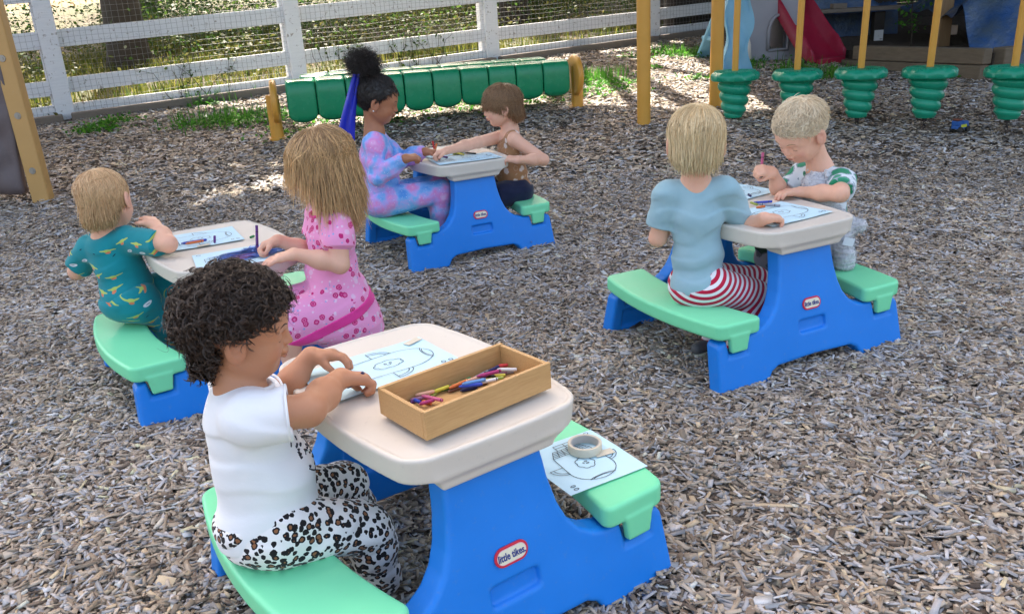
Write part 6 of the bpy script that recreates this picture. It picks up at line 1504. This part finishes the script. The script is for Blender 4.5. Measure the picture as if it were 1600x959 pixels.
def stand(label, nm, top, bot, z0, L, r_=.0045, tilt=None):
    """crayon seen upright: foot at a pixel and height, head on the ray of the other pixel"""
    B_ = V(atz(*bot, z0)); T_ = V(yy(*top, B_.y+.004)); d = (T_-B_); return crayon(label, nm, CC[nm], (T_+B_)/2, B_-T_, min(d.length, L), None, r_)
cr('dark blue crayon gripped in the fist of the curly haired toddler', 'navy', (549, 600), (561, 589), .518, .532, L=.045)
zD = zc+TZ['D']+.0015
cr('blue crayon lying on the page beside the teal pyjamas', 'blue', (283, 380.5), (322, 374.6), zD, L=.085)
cr('orange crayon lying along the blue one on the left table', 'orange', (291, 380.8), (316, 376.4), zD+.006, L=.06)
stand('short purple crayon stub standing upright on the left table', 'purple', (335.4, 369), (335.4, 379.8), zD-.003, .03)
stand('purple crayon held upright by the girl in the pink dress', 'purple', (401, 353), (402, 392), HT+.004, .09, .0048)
cr('dark purple crayon in the raised hand of the teal toddler', 'purple', (227, 343), (239, 357), .585, .56, L=.06)
cr('green crayon tip on the left table, behind the upright purple crayon', 'green', (391, 371), (396, 369), zD-.001, L=.02)
zC = zc+TZ['C']+.0015
cr('short navy crayon lying between the two pages of the right table', 'navy', (1167, 302), (1175, 308), zC, L=.03)
cr('blue crayon at the back of the crayon row on the right table', 'blue', (1176, 317), (1205, 315), zC, L=.07)
cr('long grey crayon lying in front of the blue crayon, right table', 'grey', (1180, 318.5), (1221, 321.5), zC+.001, L=.08)
cr('olive crayon at the left end of the crayon row on the right table', 'olive', (1171, 316), (1184, 320), zC+.005, L=.04)
cr('orange brown crayon next to the blond boy\'s fingers', 'orange', (1182, 324.5), (1194, 322.5), zC, L=.035)
cr('purple crayon under the hand of the boy in pale blue', 'purple', (1207, 347), (1224, 343), zC+.002, L=.045)
cr('brown crayon under the left hand of the boy with the plush toy', 'brown', (1222, 309), (1228, 303), zC, L=.035)
stand('pink crayon held up by the blond boy with the plush toy', 'pink', (1192, 239), (1189, 272), KID['CR'].J['wrR'][2]-.035, .09, .0052)
zB = zc+TZ['B']+.0015
cr('olive crayon lying on the farthest table', 'olive', (709, 241), (722, 238.5), zB, L=.07); cr('yellow crayon beside the olive one on the farthest table', 'yellow', (712, 239), (727, 242), zB+.004, L=.06)
cr('dark crayon nearest the boy on the farthest table', 'black', (728, 239), (742, 240), zB, L=.07); cr('blue crayon at the back of the farthest table', 'blue', (703, 238), (714, 235.5), zB, L=.06)
cr('purple crayon left of the olive one on the farthest table', 'purple', (690, 244), (700, 246.5), zB+.001, L=.05)
hp_ = V(KID['BR'].J['wrR'])
stand('red crayon held upright in the brown haired boy\'s fist', 'red', (676, 221), (682, 247), HT+.006, .1, .0052); stand('orange crayon held next to the red one over the farthest table', 'orange', (682, 225), (677, 249), HT+.006, .08, .0052)
# ---- grey plush toy in the arms of the boy at the right table
def plush():
    K = KID['CR']; f, l = K.f, K.l; Y = K.S[1]+f[1]*.13; hc = np.array(yy(1275, 288, Y)); b = hc-np.array([0, 0, 0]); base = hc-np.array([0, 0, .25])
    legp = np.array(yy(1320, 398, K.S[1]-.16)); paw = np.array(yy(1344, 352, K.S[1]-.14)); bd = np.array(yy(1306, 352, K.S[1]-.10)); n_ = np.random.default_rng(3)
    o = empty('plush_toy', base, 0, 'pale grey plush animal tucked under the arm of the blond boy at the right table', 'plush toy')
    wf = wrinkle(.0022, 150, 4, (0, 0, 1), 1.0)
    pr = [('u', Ell(hc, (.050, .050, .046)), 0), ('u', Ell(hc+f*.028+np.array([0, 0, -.016]), (.026, .028, .024)), .015), ('u', Cone(hc-np.array([0, 0, .05]), bd, .048, .055), .02), ('u', Cone(bd, legp, .048, .036), .03), ('u', Cone(bd, paw, .034, .024), .03), ('u', Ell(legp+np.array([0, 0, -.03]), (.036, .036, .034)), .02), ('+', Fn(wf), 0)]
    t = NT('grey_plush'); n1 = t.noise(t.coord(), 160, 4, .7); t.set(t.mix(n1.outputs[0], (.45, .45, .48), (.72, .72, .75)), .95); t.b.inputs['Sheen Weight'].default_value = .6; t.bump(n1.outputs[0], .7, .004)
    v, fc = sdf_mesh(pr, .0035); me = np_mesh('body', v-base, fc, True); link('body', me, t.m, o)
    for s in (-1, 1):
        ec = hc+l*s*.036+np.array([0, 0, .036])-f*.008; v, fc = sdf_mesh([('u', Ell(ec, (.012, .020, .022)), 0), ('s', Ell(ec+f*.012, (.008, .012, .013)), .004), ('+', Fn(wf), 0)], .0025); link('ear', np_mesh('ear', v-base, fc, True), t.m, o)
    # fur
    sv_, sf_ = sdf_mesh(pr[:-1], .006); q_ = n_.integers(0, len(sv_), 5200); p0 = sv_[q_]; g_ = sdf_eval(pr[:-1], p0+np.array([.001, 0, 0]))-sdf_eval(pr[:-1], p0-np.array([.001, 0, 0])); gy = sdf_eval(pr[:-1], p0+np.array([0, .001, 0]))-sdf_eval(pr[:-1], p0-np.array([0, .001, 0])); gz_ = sdf_eval(pr[:-1], p0+np.array([0, 0, .001]))-sdf_eval(pr[:-1], p0-np.array([0, 0, .001]))
    nn = np.stack([g_, gy, gz_], 1); nn /= np.maximum(np.linalg.norm(nn, axis=1), 1e-9)[:, None]; dd = nn+n_.normal(0, .7, nn.shape); dd /= np.linalg.norm(dd, axis=1)[:, None]; ln_ = n_.uniform(.004, .010, len(p0))
    paths = p0[:, None]+dd[:, None]*(np.linspace(0, 1, 4)[None, :, None]*ln_[:, None, None])+np.array([0, 0, -.003])*(np.linspace(0, 1, 4)**2)[None, :, None]
    v, fc, h = ribbon_mesh(paths, np.full(len(p0), .0007), n_.uniform(0, 1, len(p0))); me = np_mesh('fur', v-base, fc); set_attr(me, 'hr', h); link('fur', me, hair_mat('plush_fur', (.40, .40, .44), (.70, .70, .74), .9), o)
    tg = np.array(yy(1326, 378, K.S[1]-.19))-base; m = MB(); m.box(tg, (.04, .0015, .030), Matrix.Rotation(R(15), 3, 'Y')); m.build('sewn_tag', NT('white_tag').set((.72, .75, .82), .7), o)
plush()
print('SCRIPT_TIME', round(time.time()-T_START,1), 'objects', len(COL.objects))
